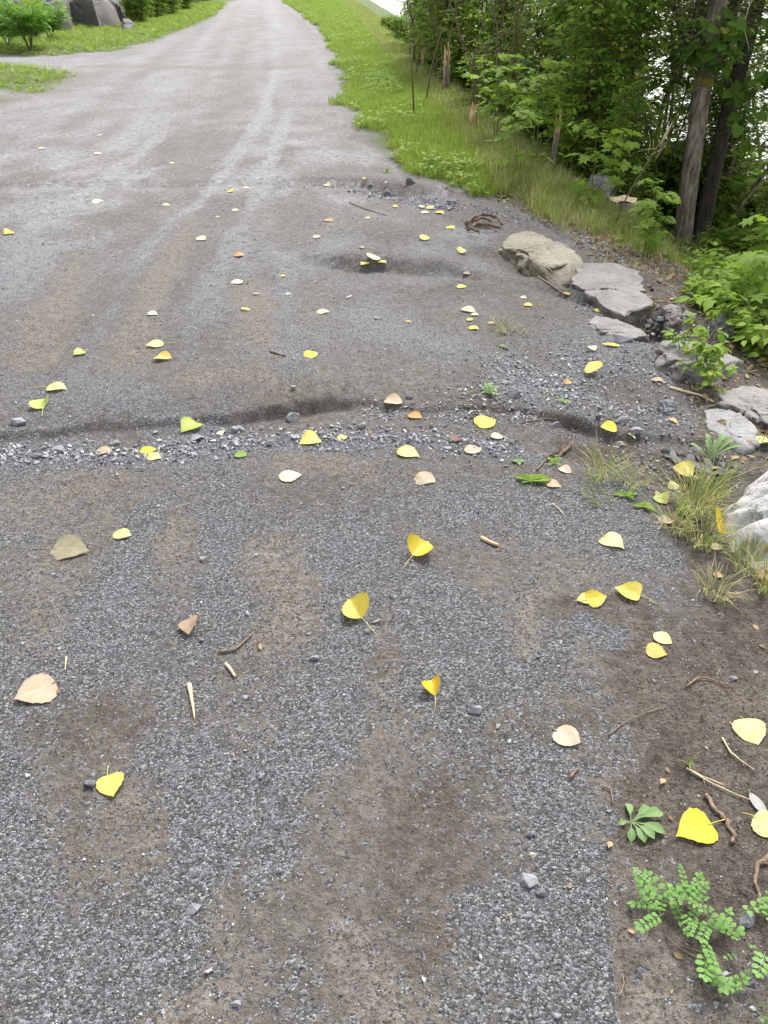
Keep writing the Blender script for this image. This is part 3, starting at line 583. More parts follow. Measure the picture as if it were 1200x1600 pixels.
STONES = [
 (30, 662, 27, 'stone', 'grey rounded stone at the left end of the rut across the path'), (371, 676, 22, 'stone', 'grey blocky stone in the rut, just right of the small beige leaf'),
 (463, 686, 21, 'stone', 'angular grey stone in the rut left of the two yellow leaves'), (181, 696, 15, 'stone', 'grey stone in the rut above the brown leaf at left'),
 (62, 716, 20, 'stone', 'pale flat stone low in the rut near the left edge'), (96, 708, 24, 'stone', 'broad flat grey stone in the rut, right of the pale flat one'),
 (195, 706, 13, 'stone', 'small pale stone in the rut above the pair of yellow leaves'), (243, 678, 12, 'stone', 'small grey stone in the rut left of the green yellow leaf'),
 (306, 690, 26, 'stone', 'flat grey stone in the rut between the green leaf and the green yellow leaf'), (408, 673, 12, 'stone', 'small grey stone right of the blocky stone in the rut'),
 (446, 688, 20, 'stone_dark', 'dark grey stone half buried in the rut left of the angular grey stone'), (458, 658, 26, 'stone', 'wide flat grey stone under the dark lip of the rut'),
 (592, 687, 17, 'stone', 'pale stone in the rut right of the small yellow leaf'), (458, 608, 14, 'stone', 'grey stone on the packed dirt above the dark lip of the rut'),
 (566, 668, 18, 'stone', 'grey stone in the rut below the two tan leaves'), (640, 690, 17, 'stone', 'pale flat stone right of the pale stone in the rut'),
 (790, 600, 14, 'stone', 'grey stone right of the feathery weed'), (807, 622, 20, 'stone', 'grey wedge of stone just right of the weed'),
 (742, 1112, 24, 'stone', 'flat grey stone right of the upright curled yellow leaf'), (587, 973, 17, 'stone', 'small light stone beside the stalk of the folded yellow leaf'),
 (492, 1034, 17, 'stone', 'small flat whitish stone left of the middle, below the folded yellow leaf'), (318, 876, 15, 'stone', 'small flat grey stone on a patch of bare dirt above the curled brown leaf'),
 (384, 1093, 14, 'stone', 'whitish pebble right of the two pale splinters'), (314, 1005, 14, 'stone_dark', 'dark stone just below the curled brown leaf'),
 (300, 1424, 29, 'stone', 'smooth rounded grey stone in the gravel at the lower left'), (370, 1576, 17, 'stone', 'pale pebble at the bottom edge left of the middle'),
 (825, 1386, 31, 'stone', 'blocky light grey stone, the larger of the pair in the lower gravel'), (844, 1404, 19, 'stone_dark', 'dark grey stone, the smaller of the pair in the lower gravel'),
 (832, 1338, 14, 'stone_tan', 'beige pebble above the pair of stones in the lower gravel'), (828, 1306, 17, 'stone_dark', 'dark grey stone above the beige pebble'),
 (1163, 1446, 30, 'stone', 'grey stone among the silverweed at the lower right'), (870, 1590, 15, 'stone', 'whitish pebble at the bottom edge near the gravel boundary'),
 (412, 1220, 15, 'stone', 'whitish pebble in the loose gravel left of the middle'), (140, 1227, 22, 'stone_dark', 'dark flat stone just left of the yellow leaf'),
 (776, 1137, 15, 'stone', 'grey pebble below the flat grey stone right of the curled leaf'), (993, 686, 24, 'stone', 'bluish grey flat stone beside the washed-out hole'),
 (968, 698, 16, 'stone_tan', 'pinkish white stone below the yellow leaf in the washed-out hole'), (935, 655, 15, 'stone_dark', 'dark upright stone on the lip of the washed-out hole'),
 (972, 664, 22, 'stone', 'light grey stone above the bluish flat stone'), (1030, 508, 22, 'stone_dark', 'dark blue grey stone in the hole beside the flat slab'),
 (1021, 455, 12, 'stone_dark', 'small dark blue stone above the broken end of the slab'), (975, 536, 30, 'stone', 'grey stone half sunk right of the pointed yellow leaf'),
 (1145, 1063, 14, 'stone', 'blue grey pebble on the bare soil at the right'), (1180, 1054, 12, 'stone', 'light pebble on the bare soil at the right edge'),
 (510, 290, 0, '', ''), (640, 287, 22, 'stone_dark', 'dark stone on the edge of the pile of crushed stone beyond the ruts'), (604, 306, 20, 'stone_dark', 'dark angular stone in the middle of the pile of crushed stone'),
 (582, 296, 16, 'stone', 'grey stone in the left part of the pile of crushed stone'), (708, 318, 14, 'stone', 'grey stone at the right end of the pile of crushed stone'),
 (985, 750, 0, '', ''), (118, 713, 14, 'stone', 'small grey stone right of the broad flat stone in the rut'), (155, 700, 12, 'stone', 'small grey stone in the rut left of the brown leaf'),
 (700, 705, 16, 'stone', 'flat grey stone in the rut near the brown leaf'), (870, 668, 16, 'stone', 'grey stone between the yellow leaf and the washed-out hole'),
 (640, 623, 12, 'stone_dark', 'dark stone just right of the upper tan leaf'), (590, 500, 12, 'stone', 'pale stone on the gravel right of the cream leaf'),
 (210, 612, 0, '', ''), (425, 551, 10, 'stone_dark', 'small dark stone at the end of the short twig'), (1115, 1580, 12, 'stone', 'small grey pebble in the soil at the lower right corner'), (1118, 1565, 0, '', ''),
]
for k, (a, b, w_, mt, lb) in enumerate(STONES):
    if not w_: continue
    p = at(a, b); s_ = w_ / ppm(p.x, p.y, p.z) * 1.08
    o = link(bpy.data.objects.new('stone', stone_mesh(500 + k, M[mt]))); o.location = (p.x, p.y, p.z + s_ * .12); o.scale = (s_,) * 3
    o.rotation_euler = (random.uniform(-.2, .2), random.uniform(-.2, .2), random.choice((0, math.pi)) + random.uniform(-.35, .35)); tag(o, lb, 'stone')
# ------------------------------------------------------------------ fallen leaves, each one built for its own curl
LM = {
 'yellow': leaf_material('yellow_leaf', (.72, .60, .02), (.82, .70, .05), (.3, .14, .02), .5, (.8, .72, .2)),
 'gold': leaf_material('gold_leaf', (.70, .48, .02), (.75, .58, .06), (.3, .12, .02), .5, (.8, .65, .2)),
 'lemon': leaf_material('lemon_leaf', (.62, .60, .13), (.74, .70, .26), (.35, .25, .08), .4, (.75, .75, .35)),
 'cream': leaf_material('cream_leaf', (.62, .58, .34), (.70, .67, .46), (.4, .3, .15), .35, (.7, .66, .42)),
 'beige': leaf_material('beige_leaf', (.52, .42, .29), (.60, .50, .35), (.3, .2, .1), .45, (.6, .5, .33)),
 'tan': leaf_material('tan_leaf', (.40, .28, .16), (.56, .43, .27), (.15, .08, .04), .6, (.5, .38, .22)),
 'brown': leaf_material('brown_leaf', (.14, .07, .035), (.24, .13, .06), (.05, .03, .02), .5, (.3, .2, .1)),
 'orange': leaf_material('orange_leaf', (.52, .25, .05), (.62, .36, .1), (.2, .08, .03), .6, (.6, .4, .15)),
 'olive': leaf_material('olive_leaf', (.27, .25, .14), (.35, .32, .2), (.15, .12, .07), .4, (.45, .4, .2)),
 'lime': leaf_material('lime_leaf', (.30, .42, .04), (.48, .52, .06), (.2, .2, .04), .4, (.5, .5, .15)),
 'green': leaf_material('green_leaf', (.12, .28, .03), (.28, .42, .06), (.3, .3, .04), .3, (.3, .4, .12)),
 'grey': leaf_material('grey_leaf', (.36, .35, .33), (.47, .46, .44), (.2, .19, .17), .4, (.5, .5, .48)),
}
SHAPES = {  # half width along the leaf
 'heart': [(-.05, .0), (-.09, .19), (-.07, .34), (.02, .45), (.15, .50), (.31, .49), (.47, .43), (.63, .33), (.78, .19), (.9, .07), (1, 0)],
 'oval': [(0, 0), (.03, .12), (.1, .24), (.2, .34), (.33, .40), (.47, .405), (.6, .36), (.73, .27), (.85, .16), (.94, .07), (1, 0)],
 'round': [(0, 0), (.02, .2), (.07, .33), (.17, .43), (.3, .48), (.45, .485), (.6, .43), (.74, .33), (.86, .19), (.95, .08), (1, 0)],
 'narrow': [(0, 0), (.05, .05), (.13, .1), (.25, .14), (.4, .16), (.55, .15), (.68, .12), (.8, .09), (.9, .05), (.96, .02), (1, 0)],
}
def leaf_mesh(shape, mat, seed, fold=.15, curl=.2, arch=.1, ragged=.02, twist=0.):
    r = np.random.default_rng(seed); rows = []; uvs = []; sh = SHAPES[shape]
    ts = np.linspace(0, 1, 17); sx = np.interp(ts * 10, range(11), [a for a, b in sh]); sw = np.interp(ts * 10, range(11), [b for a, b in sh])
    cols = np.array([-1, -.78, -.52, -.26, 0, .26, .52, .78, 1]); wob = r.uniform(-1, 1, 6)
    for i, (a, w_) in enumerate(zip(sx, sw)):
        for v in cols:
            ww = w_ * (1 + (ragged * 2.2 * math.sin(i * 2.9 + v) + r.normal() * ragged) * (abs(v) > .9)) * (1 + .06 * wob[0] * v)
            x = a + (.05 * (1 - abs(v)) if i == 0 else 0) + .03 * wob[1] * v * a; y = v * ww
            z = fold * abs(y) + curl * y * y * (1.3 + wob[2] * .7 * np.sign(v)) + arch * math.sin(math.pi * np.clip(x, 0, 1)) + .035 * wob[3] * math.sin(x * 5 + wob[4] * 3) + .03 * wob[5] * math.sin(7 * y + 4 * x) + twist * y * (x - .4)
            rows.append((x - .42, y, z)); uvs.append((a, y + .5))
    nc = len(cols); fs = [(i * nc + j, i * nc + j + 1, (i + 1) * nc + j + 1, (i + 1) * nc + j) for i in range(len(ts) - 1) for j in range(nc - 1)]
    me = bpy.data.meshes.new('leaf_blade'); me.from_pydata(rows, [], fs); ul = me.uv_layers.new(name='UVMap')
    for l in me.loops: ul.data[l.index].uv = uvs[l.vertex_index]
    me.attributes.new('rim', 'FLOAT', 'POINT').data.foreach_set('value', np.tile(np.abs(cols), len(ts)).astype('f'))
    me.materials.append(mat); me.polygons.foreach_set('use_smooth', [True] * len(fs)); me.update()
    base = Vector(rows[nc // 2]); return me, base
# px, py, width px, tip direction, colour, shape, stalk length (0 none), fold, curl, arch, tilt, label
LEAVES = [
 (1085, 1301, 66, 200, 'yellow', 'heart', .55, .03, .1, .03, 0, 'large bright yellow heart shaped leaf on the bare soil at the lower right'),
 (1168, 1146, 46, 300, 'lemon', 'round', 0, .04, .12, .05, 0, 'pale lemon rounded leaf on dark soil near the right edge'),
 (1194, 1299, 50, 330, 'lemon', 'round', .4, .05, .2, .05, 0, 'pale yellow spotted leaf cut by the right edge, touching a narrow grey leaf'),
 (1181, 1262, 46, 305, 'grey', 'narrow', 0, .1, .2, .1, 0, 'narrow curled grey leaf above the pale spotted leaf at the right edge'),
 (883, 1155, 44, 330, 'beige', 'round', 0, .03, .1, .03, 0, 'rounded pinkish beige leaf at the border of gravel and bare soil'),
 (174, 1233, 40, 285, 'yellow', 'heart', .55, .08, .2, .04, 0, 'single yellow leaf with its stalk pointing up, on the gravel at the lower left'),
 (63, 1085, 66, 205, 'beige', 'round', 0, .03, .1, .03, 0, 'large pale beige leaf near the left edge'),
 (110, 862, 66, 355, 'olive', 'heart', .65, .1, .15, .06, 0, 'olive grey leaf lying face down with a long stalk to its left'),
 (190, 840, 36, 350, 'lemon', 'oval', 0, .1, .2, .04, 0, 'pale lemon leaf on a strip of light gravel, right of the olive grey leaf'),
 (298, 984, 38, 265, 'tan', 'oval', .2, .5, 1.2, .1, .3, 'crumpled tan and brown leaf standing on edge on the gravel'),
 (556, 958, 42, 128, 'yellow', 'heart', .9, 1.2, 1.6, .05, .2, 'bright yellow folded leaf with its stalk trailing towards the bottom right'),
 (656, 862, 38, 42, 'yellow', 'heart', .9, 1.3, 1.6, .05, .2, 'bright yellow folded leaf with its stalk curving towards the bottom left'),
 (677, 1083, 32, 105, 'gold', 'oval', .8, 1.8, 2.8, .1, .15, 'curled yellow leaf with a brown torn patch, standing on a straight stalk'),
 (958, 848, 38, 330, 'lemon', 'heart', .3, .1, .25, .04, 0, 'pale yellow leaf alone on the fine gravel below the grassy edge'),
 (914, 943, 30, 190, 'lemon', 'oval', .5, .1, .3, .05, .1, 'pale half of the overlapping pair of leaves at the edge of the soil'),
 (930, 944, 36, 10, 'yellow', 'heart', .7, .3, .5, .05, .2, 'bright yellow half of the overlapping pair of leaves at the edge of the soil'),
 (980, 932, 42, 165, 'yellow', 'heart', .8, .35, .6, .05, .2, 'yellow leaf with a long stalk towards the lower right, beside the overlapping pair'),
 (1033, 999, 32, 330, 'lemon', 'oval', 0, .05, .2, .03, 0, 'small pale lemon leaf just above the spotted yellow leaf on the soil'),
 (1022, 1021, 36, 345, 'gold', 'round', 0, .1, .2, .03, 0, 'yellow leaf with brown spots just below the pale lemon leaf'),
 (1122, 833, 44, 250, 'gold', 'round', 0, .2, .3, .05, .9, 'golden leaf propped upright in the grass against the white boulder'),
 (1066, 743, 34, 170, 'yellow', 'heart', .7, .4, .3, .05, .5, 'yellow leaf with a brown stalk above the grass, left of the white boulder'),
 (1052, 764, 24, 200, 'lemon', 'oval', 0, .2, .4, .05, .2, 'small pale green yellow leaf lying in the grass'),
 (1033, 785, 28, 310, 'lime', 'oval', 0, .6, .8, .05, .3, 'folded lime green leaf in the grass at the edge of the gravel'),
 (862, 762, 28, 345, 'tan', 'oval', .9, .2, .4, .05, 0, 'tan leaf at the tip of the low creeping weed'),
 (881, 736, 26, 340, 'beige', 'oval', 0, .2, .5, .05, 0, 'beige leaf beside the small feathery tuft right of the middle'),
 (757, 666, 40, 15, 'yellow', 'round', 0, .05, .12, .04, 0, 'large bright yellow leaf in the rut right of the middle'),
 (737, 706, 34, 10, 'beige', 'oval', 0, .15, .5, .06, 0, 'crinkled pale beige leaf below the large bright yellow leaf in the rut'),
 (775, 685, 24, 0, 'cream', 'oval', 0, .15, .5, .06, 0, 'small cream leaf just under the large bright yellow leaf'),
 (712, 689, 22, 30, 'brown', 'round', 0, .3, 1.0, .1, 0, 'small dark brown crumpled leaf in the rut'),
 (662, 750, 40, 345, 'tan', 'round', 0, .1, .3, .05, 0, 'tan leaf with ragged edges below the rut, right of the middle'),
 (635, 711, 42, 345, 'lemon', 'oval', .25, .1, .2, .05, 0, 'long pale lemon leaf in the rut above the ragged tan leaf'),
 (647, 654, 28, 345, 'orange', 'oval', 0, .3, .6, .08, 0, 'small tan orange leaf in the rut under the upper tan leaf'),
 (613, 631, 34, 350, 'tan', 'round', 0, .3, .7, .05, 0, 'crumpled tan leaf on the upper lip of the rut'),
 (484, 694, 36, 195, 'yellow', 'heart', .8, .3, .5, .08, .1, 'yellow leaf in the rut with its stalk to the right, left of a smaller one'),
 (534, 689, 20, 10, 'yellow', 'oval', 0, .2, .4, .05, 0, 'small yellow leaf in the rut at the stalk of a larger yellow leaf'),
 (451, 749, 42, 10, 'cream', 'oval', 0, .05, .15, .05, 0, 'cream leaf on the dirt just below the rut'),
 (376, 714, 22, 350, 'green', 'round', 0, .1, .3, .05, 0, 'small green leaf on the near side of the rut'),
 (296, 671, 34, 210, 'lime', 'heart', .8, .5, .6, .08, .2, 'green yellow leaf in the rut with its stalk to the right'),
 (345, 681, 15, 300, 'beige', 'oval', 0, .3, .7, .05, 0, 'tiny beige leaf between the green yellow leaf and the blocky stone'),
 (230, 710, 30, 5, 'yellow', 'oval', .6, .2, .4, .05, 0, 'yellow leaf of the touching pair on the near lip of the rut'),
 (240, 717, 30, 350, 'lemon', 'oval', 0, .1, .3, .03, 0, 'pale leaf of the touching pair on the near lip of the rut'),
 (162, 710, 32, 355, 'tan', 'oval', 0, .3, .5, .05, 0, 'brownish tan leaf left of the touching pair of yellow leaves'),
 (87, 610, 40, 355, 'lemon', 'oval', .7, .25, .4, .08, 0, 'pale yellow leaf with its stalk to the left, near the left edge'),
 (70, 637, 30, 80, 'lime', 'heart', .9, .9, .8, .1, .3, 'curled green yellow leaf standing on its stalk near the left edge'),
 (124, 556, 20, 200, 'lime', 'heart', .5, .5, .9, .1, .2, 'small curled lime leaf above the pale leaf at the left'),
 (245, 542, 32, 185, 'lemon', 'oval', .7, .2, .4, .08, 0, 'pale yellow leaf just above another leaf with its stalk to the left'),
 (257, 562, 30, 350, 'yellow', 'heart', .9, .3, .7, .1, .1, 'yellow leaf with a long stalk to the left, just below a pale one'),
 (485, 558, 26, 15, 'yellow', 'round', 0, .1, .2, .05, 0, 'round yellow leaf alone above the dark lip of the rut'),
 (925, 582, 27, 130, 'yellow', 'heart', 0, .2, .3, .05, .4, 'yellow leaf tilted on the stony slope right of the middle'),
 (957, 543, 34, 175, 'yellow', 'narrow', .6, .2, .4, .08, 0, 'pointed yellow leaf above the tilted yellow one on the stony slope'),
 (925, 547, 17, 320, 'cream', 'oval', .8, .3, .5, .05, 0, 'tiny cream leaf left of the pointed yellow leaf'),
 (887, 601, 14, 30, 'orange', 'round', 0, .3, .9, .1, 0, 'tiny orange leaf left of and below the tilted yellow leaf'),
 (951, 680, 30, 180, 'yellow', 'round', 0, .1, .3, .05, .25, 'yellow leaf at the edge of the washed-out hole'),
 (985, 691, 20, 315, 'lemon', 'narrow', 0, .3, .3, .05, 0, 'slim yellow leaf leaning on the bluish flat stone'),
 (739, 516, 19, 350, 'yellow', 'oval', .3, .2, .4, .05, 0, 'yellow leaf below two cream leaves beside the small grass tuft'),
 (730, 488, 28, 350, 'cream', 'oval', 0, .15, .4, .06, 0, 'cream leaf left of the small grass tuft, the larger of two'),
 (741, 493, 15, 350, 'cream', 'oval', 0, .15, .4, .06, 0, 'small cream leaf touching the larger cream leaf beside the grass tuft'),
 (733, 503, 14, 5, 'lime', 'oval', 0, .15, .4, .05, 0, 'small dull green yellow leaf between the cream leaves and the yellow leaf'),
 (503, 489, 24, 0, 'cream', 'oval', 0, .15, .3, .06, 0, 'cream leaf alone on the gravel in the middle of the path'),
 (383, 485, 24, 345, 'yellow', 'narrow', .6, .3, .6, .1, 0, 'narrow yellow leaf with a stalk to the left on the bare dirt'),
 (238, 492, 20, 350, 'cream', 'oval', 0, .2, .4, .08, 0, 'small cream leaf left of the narrow yellow leaf'),
 (372, 444, 23, 190, 'cream', 'oval', .7, .2, .4, .08, 0, 'cream leaf with a stalk to the upper right, above the narrow yellow leaf'),
 (442, 434, 9, 0, 'gold', 'round', 0, .2, .4, .05, 0, 'tiny golden leaf right of the cream leaf with a stalk'),
 (571, 417, 20, 195, 'yellow', 'oval', 0, .3, .5, .05, 0, 'left yellow leaf of the little heap on the lip of the far rut'),
 (583, 411, 22, 60, 'cream', 'round', 0, .2, .4, .05, .3, 'pale leaf on top of the little heap on the lip of the far rut'),
 (596, 416, 20, 345, 'yellow', 'oval', 0, .3, .5, .05, 0, 'right yellow leaf of the little heap on the lip of the far rut'),
 (720, 450, 19, 0, 'yellow', 'oval', 0, .2, .4, .05, 0, 'yellow leaf on the gravel in front of the long buff boulder'),
 (824, 478, 17, 350, 'gold', 'oval', 0, .2, .4, .05, 0, 'golden leaf in front of the end of the long buff boulder'),
 (817, 467, 12, 350, 'cream', 'oval', 0, .2, .4, .05, 0, 'tiny cream leaf just above the golden leaf in front of the boulder'),
 (885, 460, 15, 340, 'gold', 'oval', 0, .3, .4, .05, 0, 'small golden leaf at the dark end of the long buff boulder'),
 (933, 488, 14, 350, 'yellow', 'round', 0, .2, .4, .05, 0, 'small yellow leaf at the left corner of the flat slab'),
 (663, 374, 20, 10, 'yellow', 'round', 0, .2, .3, .08, .2, 'yellow leaf below the brown root left of the long buff boulder'),
 (722, 394, 17, 20, 'lemon', 'heart', .9, .4, .5, .08, .2, 'yellow leaf with a stalk to the lower left, left of the long buff boulder'),
 (703, 357, 20, 350, 'yellow', 'oval', 0, .2, .4, .05, 0, 'yellow leaf just left of the brown root'),
 (513, 346, 21, 350, 'orange', 'oval', 0, .2, .5, .06, 0, 'orange yellow leaf on the far gravel in the middle of the path'),
 (373, 401, 19, 5, 'orange', 'round', 0, .3, .9, .1, 0, 'orange brown crumpled leaf on the path left of the middle'),
 (314, 375, 22, 350, 'cream', 'oval', .5, .15, .3, .05, 0, 'cream leaf on the far path, above and left of the orange brown leaf'),
 (361, 300, 12, 300, 'yellow', 'round', 0, .3, .3, .05, .3, 'tiny bright yellow leaf on the far ridge across the path'),
 (13, 366, 18, 200, 'yellow', 'heart', .4, .6, .5, .1, .3, 'yellow leaf at the far left edge of the path'),
 (510, 291, 17, 350, 'cream', 'oval', 0, .2, .3, .1, .2, 'white cream leaf left of the pile of crushed stone'),
 (152, 317, 22, 5, 'cream', 'oval', 0, .1, .2, .03, 0, 'long cream leaf on the far path at the left'),
 (259, 322, 15, 0, 'cream', 'oval', 0, .1, .2, .05, 0, 'small cream leaf right of the long cream leaf on the far path'),
 (367, 330, 14, 0, 'cream', 'oval', 0, .1, .2, .05, 0, 'small cream leaf below the tiny bright yellow leaf'),
 (384, 295, 12, 0, 'cream', 'oval', 0, .1, .2, .05, 0, 'tiny cream leaf right of the tiny bright yellow leaf'),
 (152, 241, 15, 0, 'cream', 'oval', 0, .1, .2, .05, 0, 'small cream leaf on the far left of the path, level with the far verge'),
 (65, 233, 14, 0, 'cream', 'oval', 0, .1, .2, .05, 0, 'tiny cream leaf on the far path nearest the left edge of the picture'),
 (155, 212, 10, 0, 'cream', 'oval', 0, .1, .2, .05, 0, 'tiny cream leaf on the path in front of the small grass island'),
 (268, 256, 11, 0, 'cream', 'oval', 0, .1, .2, .05, 0, 'tiny cream leaf beside the light wheel streak on the far path'),
 (494, 372, 15, 5, 'cream', 'oval', 0, .1, .2, .05, 0, 'cream leaf below and left of the orange yellow leaf'),
 (565, 388, 12, 345, 'tan', 'oval', 0, .1, .2, .05, 0, 'small tan leaf just above the lip of the far rut'),
 (340, 340, 9, 0, 'cream', 'oval', 0, .1, .2, .05, 0, 'tiny cream leaf above the cream leaf left of the orange brown leaf'),
 (450, 462, 11, 0, 'cream', 'oval', 0, .1, .2, .05, 0, 'tiny cream leaf below the tiny golden leaf'),
 (672, 326, 20, 350, 'yellow', 'oval', 0, .2, .3, .05, 0, 'upper yellow leaf of the cluster at the end of the stone pile'),
 (686, 334, 21, 345, 'gold', 'oval', 0, .2, .3, .05, 0, 'right golden leaf of the cluster at the end of the stone pile'),
 (663, 334, 16, 0, 'cream', 'oval', 0, .2, .3, .05, 0, 'lower cream leaf of the cluster at the end of the stone pile'),
 (659, 325, 13, 30, 'cream', 'oval', 0, .2, .3, .05, .2, 'left cream leaf of the cluster at the end of the stone pile'),
 (617, 324, 10, 0, 'gold', 'round', 0, .2, .3, .05, 0, 'small golden leaf left of the leaf cluster by the stone pile'),
 (569, 281, 8, 0, 'yellow', 'round', 0, .2, .3, .05, 0, 'tiny yellow leaf at the top of the stone pile'),
 (574, 342, 12, 0, 'lemon', 'oval', 0, .2, .3, .05, 0, 'tiny lemon leaf left of the yellow leaf below the stone pile'),
 (638, 505, 15, 345, 'gold', 'narrow', .5, .3, .6, .05, 0, 'thin golden leaf on the gravel in the middle distance'),
 (767, 508, 12, 10, 'tan', 'oval', 0, .3, .6, .05, 0, 'small tan leaf at the left side of the little grass tuft'),
 (545, 467, 16, 20, 'tan', 'narrow', 0, .3, .6, .05, 0, 'thin tan leaf below the far rut'),
 (400, 461, 12, 0, 'tan', 'oval', 0, .3, .6, .05, 0, 'small tan leaf under the stalked cream leaf'),
 (1155, 658, 27, 350, 'lemon', 'oval', 0, .1, .2, .05, 0, 'pale lemon leaf lying on the flat light grey rock'),
 (1188, 690, 30, 340, 'lemon', 'oval', 0, .2, .3, .05, 0, 'pale green yellow leaf at the right edge below the flat light grey rock'),
 (1131, 537, 12, 350, 'gold', 'oval', 0, .2, .3, .1, .2, 'small golden leaf behind the low pale rock'),
 (1050, 661, 24, 325, 'orange', 'narrow', 0, .3, .5, .05, 0, 'slim orange leaf on the gravel left of the flat light grey rock'),
 (1026, 596, 20, 340, 'tan', 'oval', 0, .3, .5, .05, 0, 'small tan leaf on the stony slope below the low pale rock'),
 (990, 745, 0, 0, 'tan', 'oval', 0, 0, 0, 0, 0, ''),
 (1192, 903, 32, 340, 'orange', 'oval', 0, .3, .5, .08, .1, 'orange brown leaf at the right edge below the white boulder'),
 (1120, 903, 16, 340, 'orange', 'oval', 0, .3, .5, .08, .1, 'small rusty leaf in the dry grass below the white boulder'),
 (1038, 815, 28, 350, 'beige', 'oval', 0, .3, .4, .05, 0, 'pinkish beige leaf at the left foot of the grassy edge'),
 (1118, 858, 24, 10, 'tan', 'oval', 0, .3, .4, .05, 0, 'dull tan leaf just below the golden leaf by the white boulder'),
 (728, 433, 14, 350, 'tan', 'oval', 0, .3, .5, .05, 0, 'small tan leaf on the ledge in front of the long buff boulder'),
 (1062, 780, 0, 0, 'tan', 'oval', 0, 0, 0, 0, 0, ''),
]
petm = plain_material('leaf_stalk', (.5, .45, .08), (.62, .55, .18), 60, .6, .2)
petb = plain_material('brown_leaf_stalk', (.3, .2, .1), (.42, .32, .2), 60, .7, .2)
for k, (a, b, w_, deg, colr, shp, st, fold, curl, arch, tilt, lb) in enumerate(LEAVES):
    if not w_: continue
    p = at(a, b); vis = max(abs(math.cos(R(deg))), .78)
    L = w_ / ppm(p.x, p.y, p.z) / vis * .86
    yaw = ground_dir(a, b, deg)
    me, base = leaf_mesh(shp, LM[colr], 900 + k, fold * (.4 if st > .75 else .16), curl * (.45 if st > .75 or tilt > .4 else .26), arch * .8, twist=random.uniform(-.12, .12))
    zoff = .0045 + (.004 if w_ > 50 else .0015) + (.012 if tilt > .35 else 0)
    loc = (p.x, p.y, p.z + zoff + L * .28 * abs(math.sin(tilt)))
    tl = Euler(((tilt * .8 + .14 + random.uniform(-.05, .05)) * (1 if math.cos(yaw) >= 0 else -1), random.uniform(-.05, .05), 0)).to_matrix()
    rot = (Matrix.Rotation(yaw, 3, 'Z') @ tl).to_euler()
    if w_ < 13 and not st:
        o = link(bpy.data.objects.new('fallen_leaf', me)); o.location = loc; o.rotation_euler = rot; o.scale = (L,) * 3
    else:
        o = empty('fallen_leaf', loc, rot); o.scale = (L,) * 3
        link(bpy.data.objects.new('leaf_blade', me), o)
        s_ = st if st else .16
        bend = random.uniform(-.3, .3); mb = MB(); rad = .013 if st else .012
        pts = [base + Vector((.04, 0, .004)), base + Vector((-s_ * .3, bend * s_ * .12, .02)), base + Vector((-s_ * .65, bend * s_ * .45, .0)), base + Vector((-s_, bend * s_, -.02))]
        mb.tube(pts, [rad, rad * .85, rad * .8, rad * 1.3], 6); mb.build('leaf_stalk', petb if colr in ('beige', 'tan', 'brown', 'orange', 'grey', 'olive') else petm, o)
    tag(o, lb, 'leaf')

# ------------------------------------------------------------------ twigs, splinters and roots
def stick(name, label, pts, wpx, mat, cat='twig', z=.006, n=7, arch=0, jitter=.0, taper=(1, .6), parent=None, branches=()):
    W_ = []
    for i, (a, b) in enumerate(pts):
        p = at(a, b); W_.append(p + Vector((0, 0, z + arch * math.sin(math.pi * i / (len(pts) - 1)))))
    c = W_[0].copy(); r0 = wpx / ppm(c.x, c.y, c.z) / 2; fine = []
    for i in range(len(W_) - 1):
        for q in range(4): fine.append(W_[i].lerp(W_[i + 1], q / 4) - c + Vector([random.gauss(0, jitter * r0) for _ in range(3)]))
    fine.append(W_[-1] - c); m_ = len(fine)
    mb = MB(); mb.tube(fine, [r0 * (taper[0] + (taper[1] - taper[0]) * i / (m_ - 1)) * random.uniform(.88, 1.12) for i in range(m_)], n)
    for br in branches:
        B = [at(a, b) + Vector((0, 0, z)) - c for a, b in br]; mb.tube(B, [r0 * .6] + [r0 * .35] * (len(B) - 1), 5)
    o = mb.build(name, mat, parent); o.location = c
    return tag(o, label, cat)
stick('twig', 'thin bent reddish brown twig right of the crumpled leaf on the gravel', [(343, 1026), (368, 1018), (386, 1006), (396, 996)], 4, M['twig'])
stick('splinter', 'short pale wood splinter below the bent reddish twig', [(353, 1040), (361, 1050), (368, 1061)], 6, M['straw'], 'splinter', taper=(.9, .8))
stick('splinter', 'long pale pointed splinter standing down the picture at the left', [(297, 1078), (300, 1095), (303, 1112), (305, 1128)], 8, M['straw'], 'splinter', taper=(1, .25))
stick('twig', 'tiny light twig on the gravel between the beige leaf and the crumpled leaf', [(106, 1034), (105, 1046), (104, 1056)], 3, M['straw'])
stick('splinter', 'short tan wood chip on the fine gravel right of the folded yellow leaf', [(752, 843), (764, 850), (778, 855)], 7, M['wood'], 'splinter')
stick('twig', 'short twig on the path left of the round yellow leaf', [(424, 551), (436, 555), (446, 558)], 4, M['twig'])
stick('stick', 'dark brown stick lying on the low slab, behind the pointed yellow leaf', [(938, 525), (965, 521), (990, 524), (1015, 525)], 6, M['root'], 'stick')
stick('stalk', 'long bleached straw stalk on the slope above the flat light grey rock', [(1046, 608), (1070, 616), (1092, 622), (1114, 631)], 5, M['straw'], 'stalk')
stick('twig', 'long thin twig lying against the dark end of the buff boulder', [(840, 434), (858, 446), (876, 458), (890, 464)], 3.5, M['twig'])
stick('twig', 'thin pale twig lying below the pile of crushed stone', [(546, 318), (570, 328), (604, 338)], 2, M['twig'])
stick('twig', 'twisted brown bark strip on the soil right of the large yellow leaf', [(1100, 1254), (1118, 1272), (1134, 1288), (1144, 1306), (1140, 1324)], 9, M['twig'], jitter=.35, taper=(.8, .7))
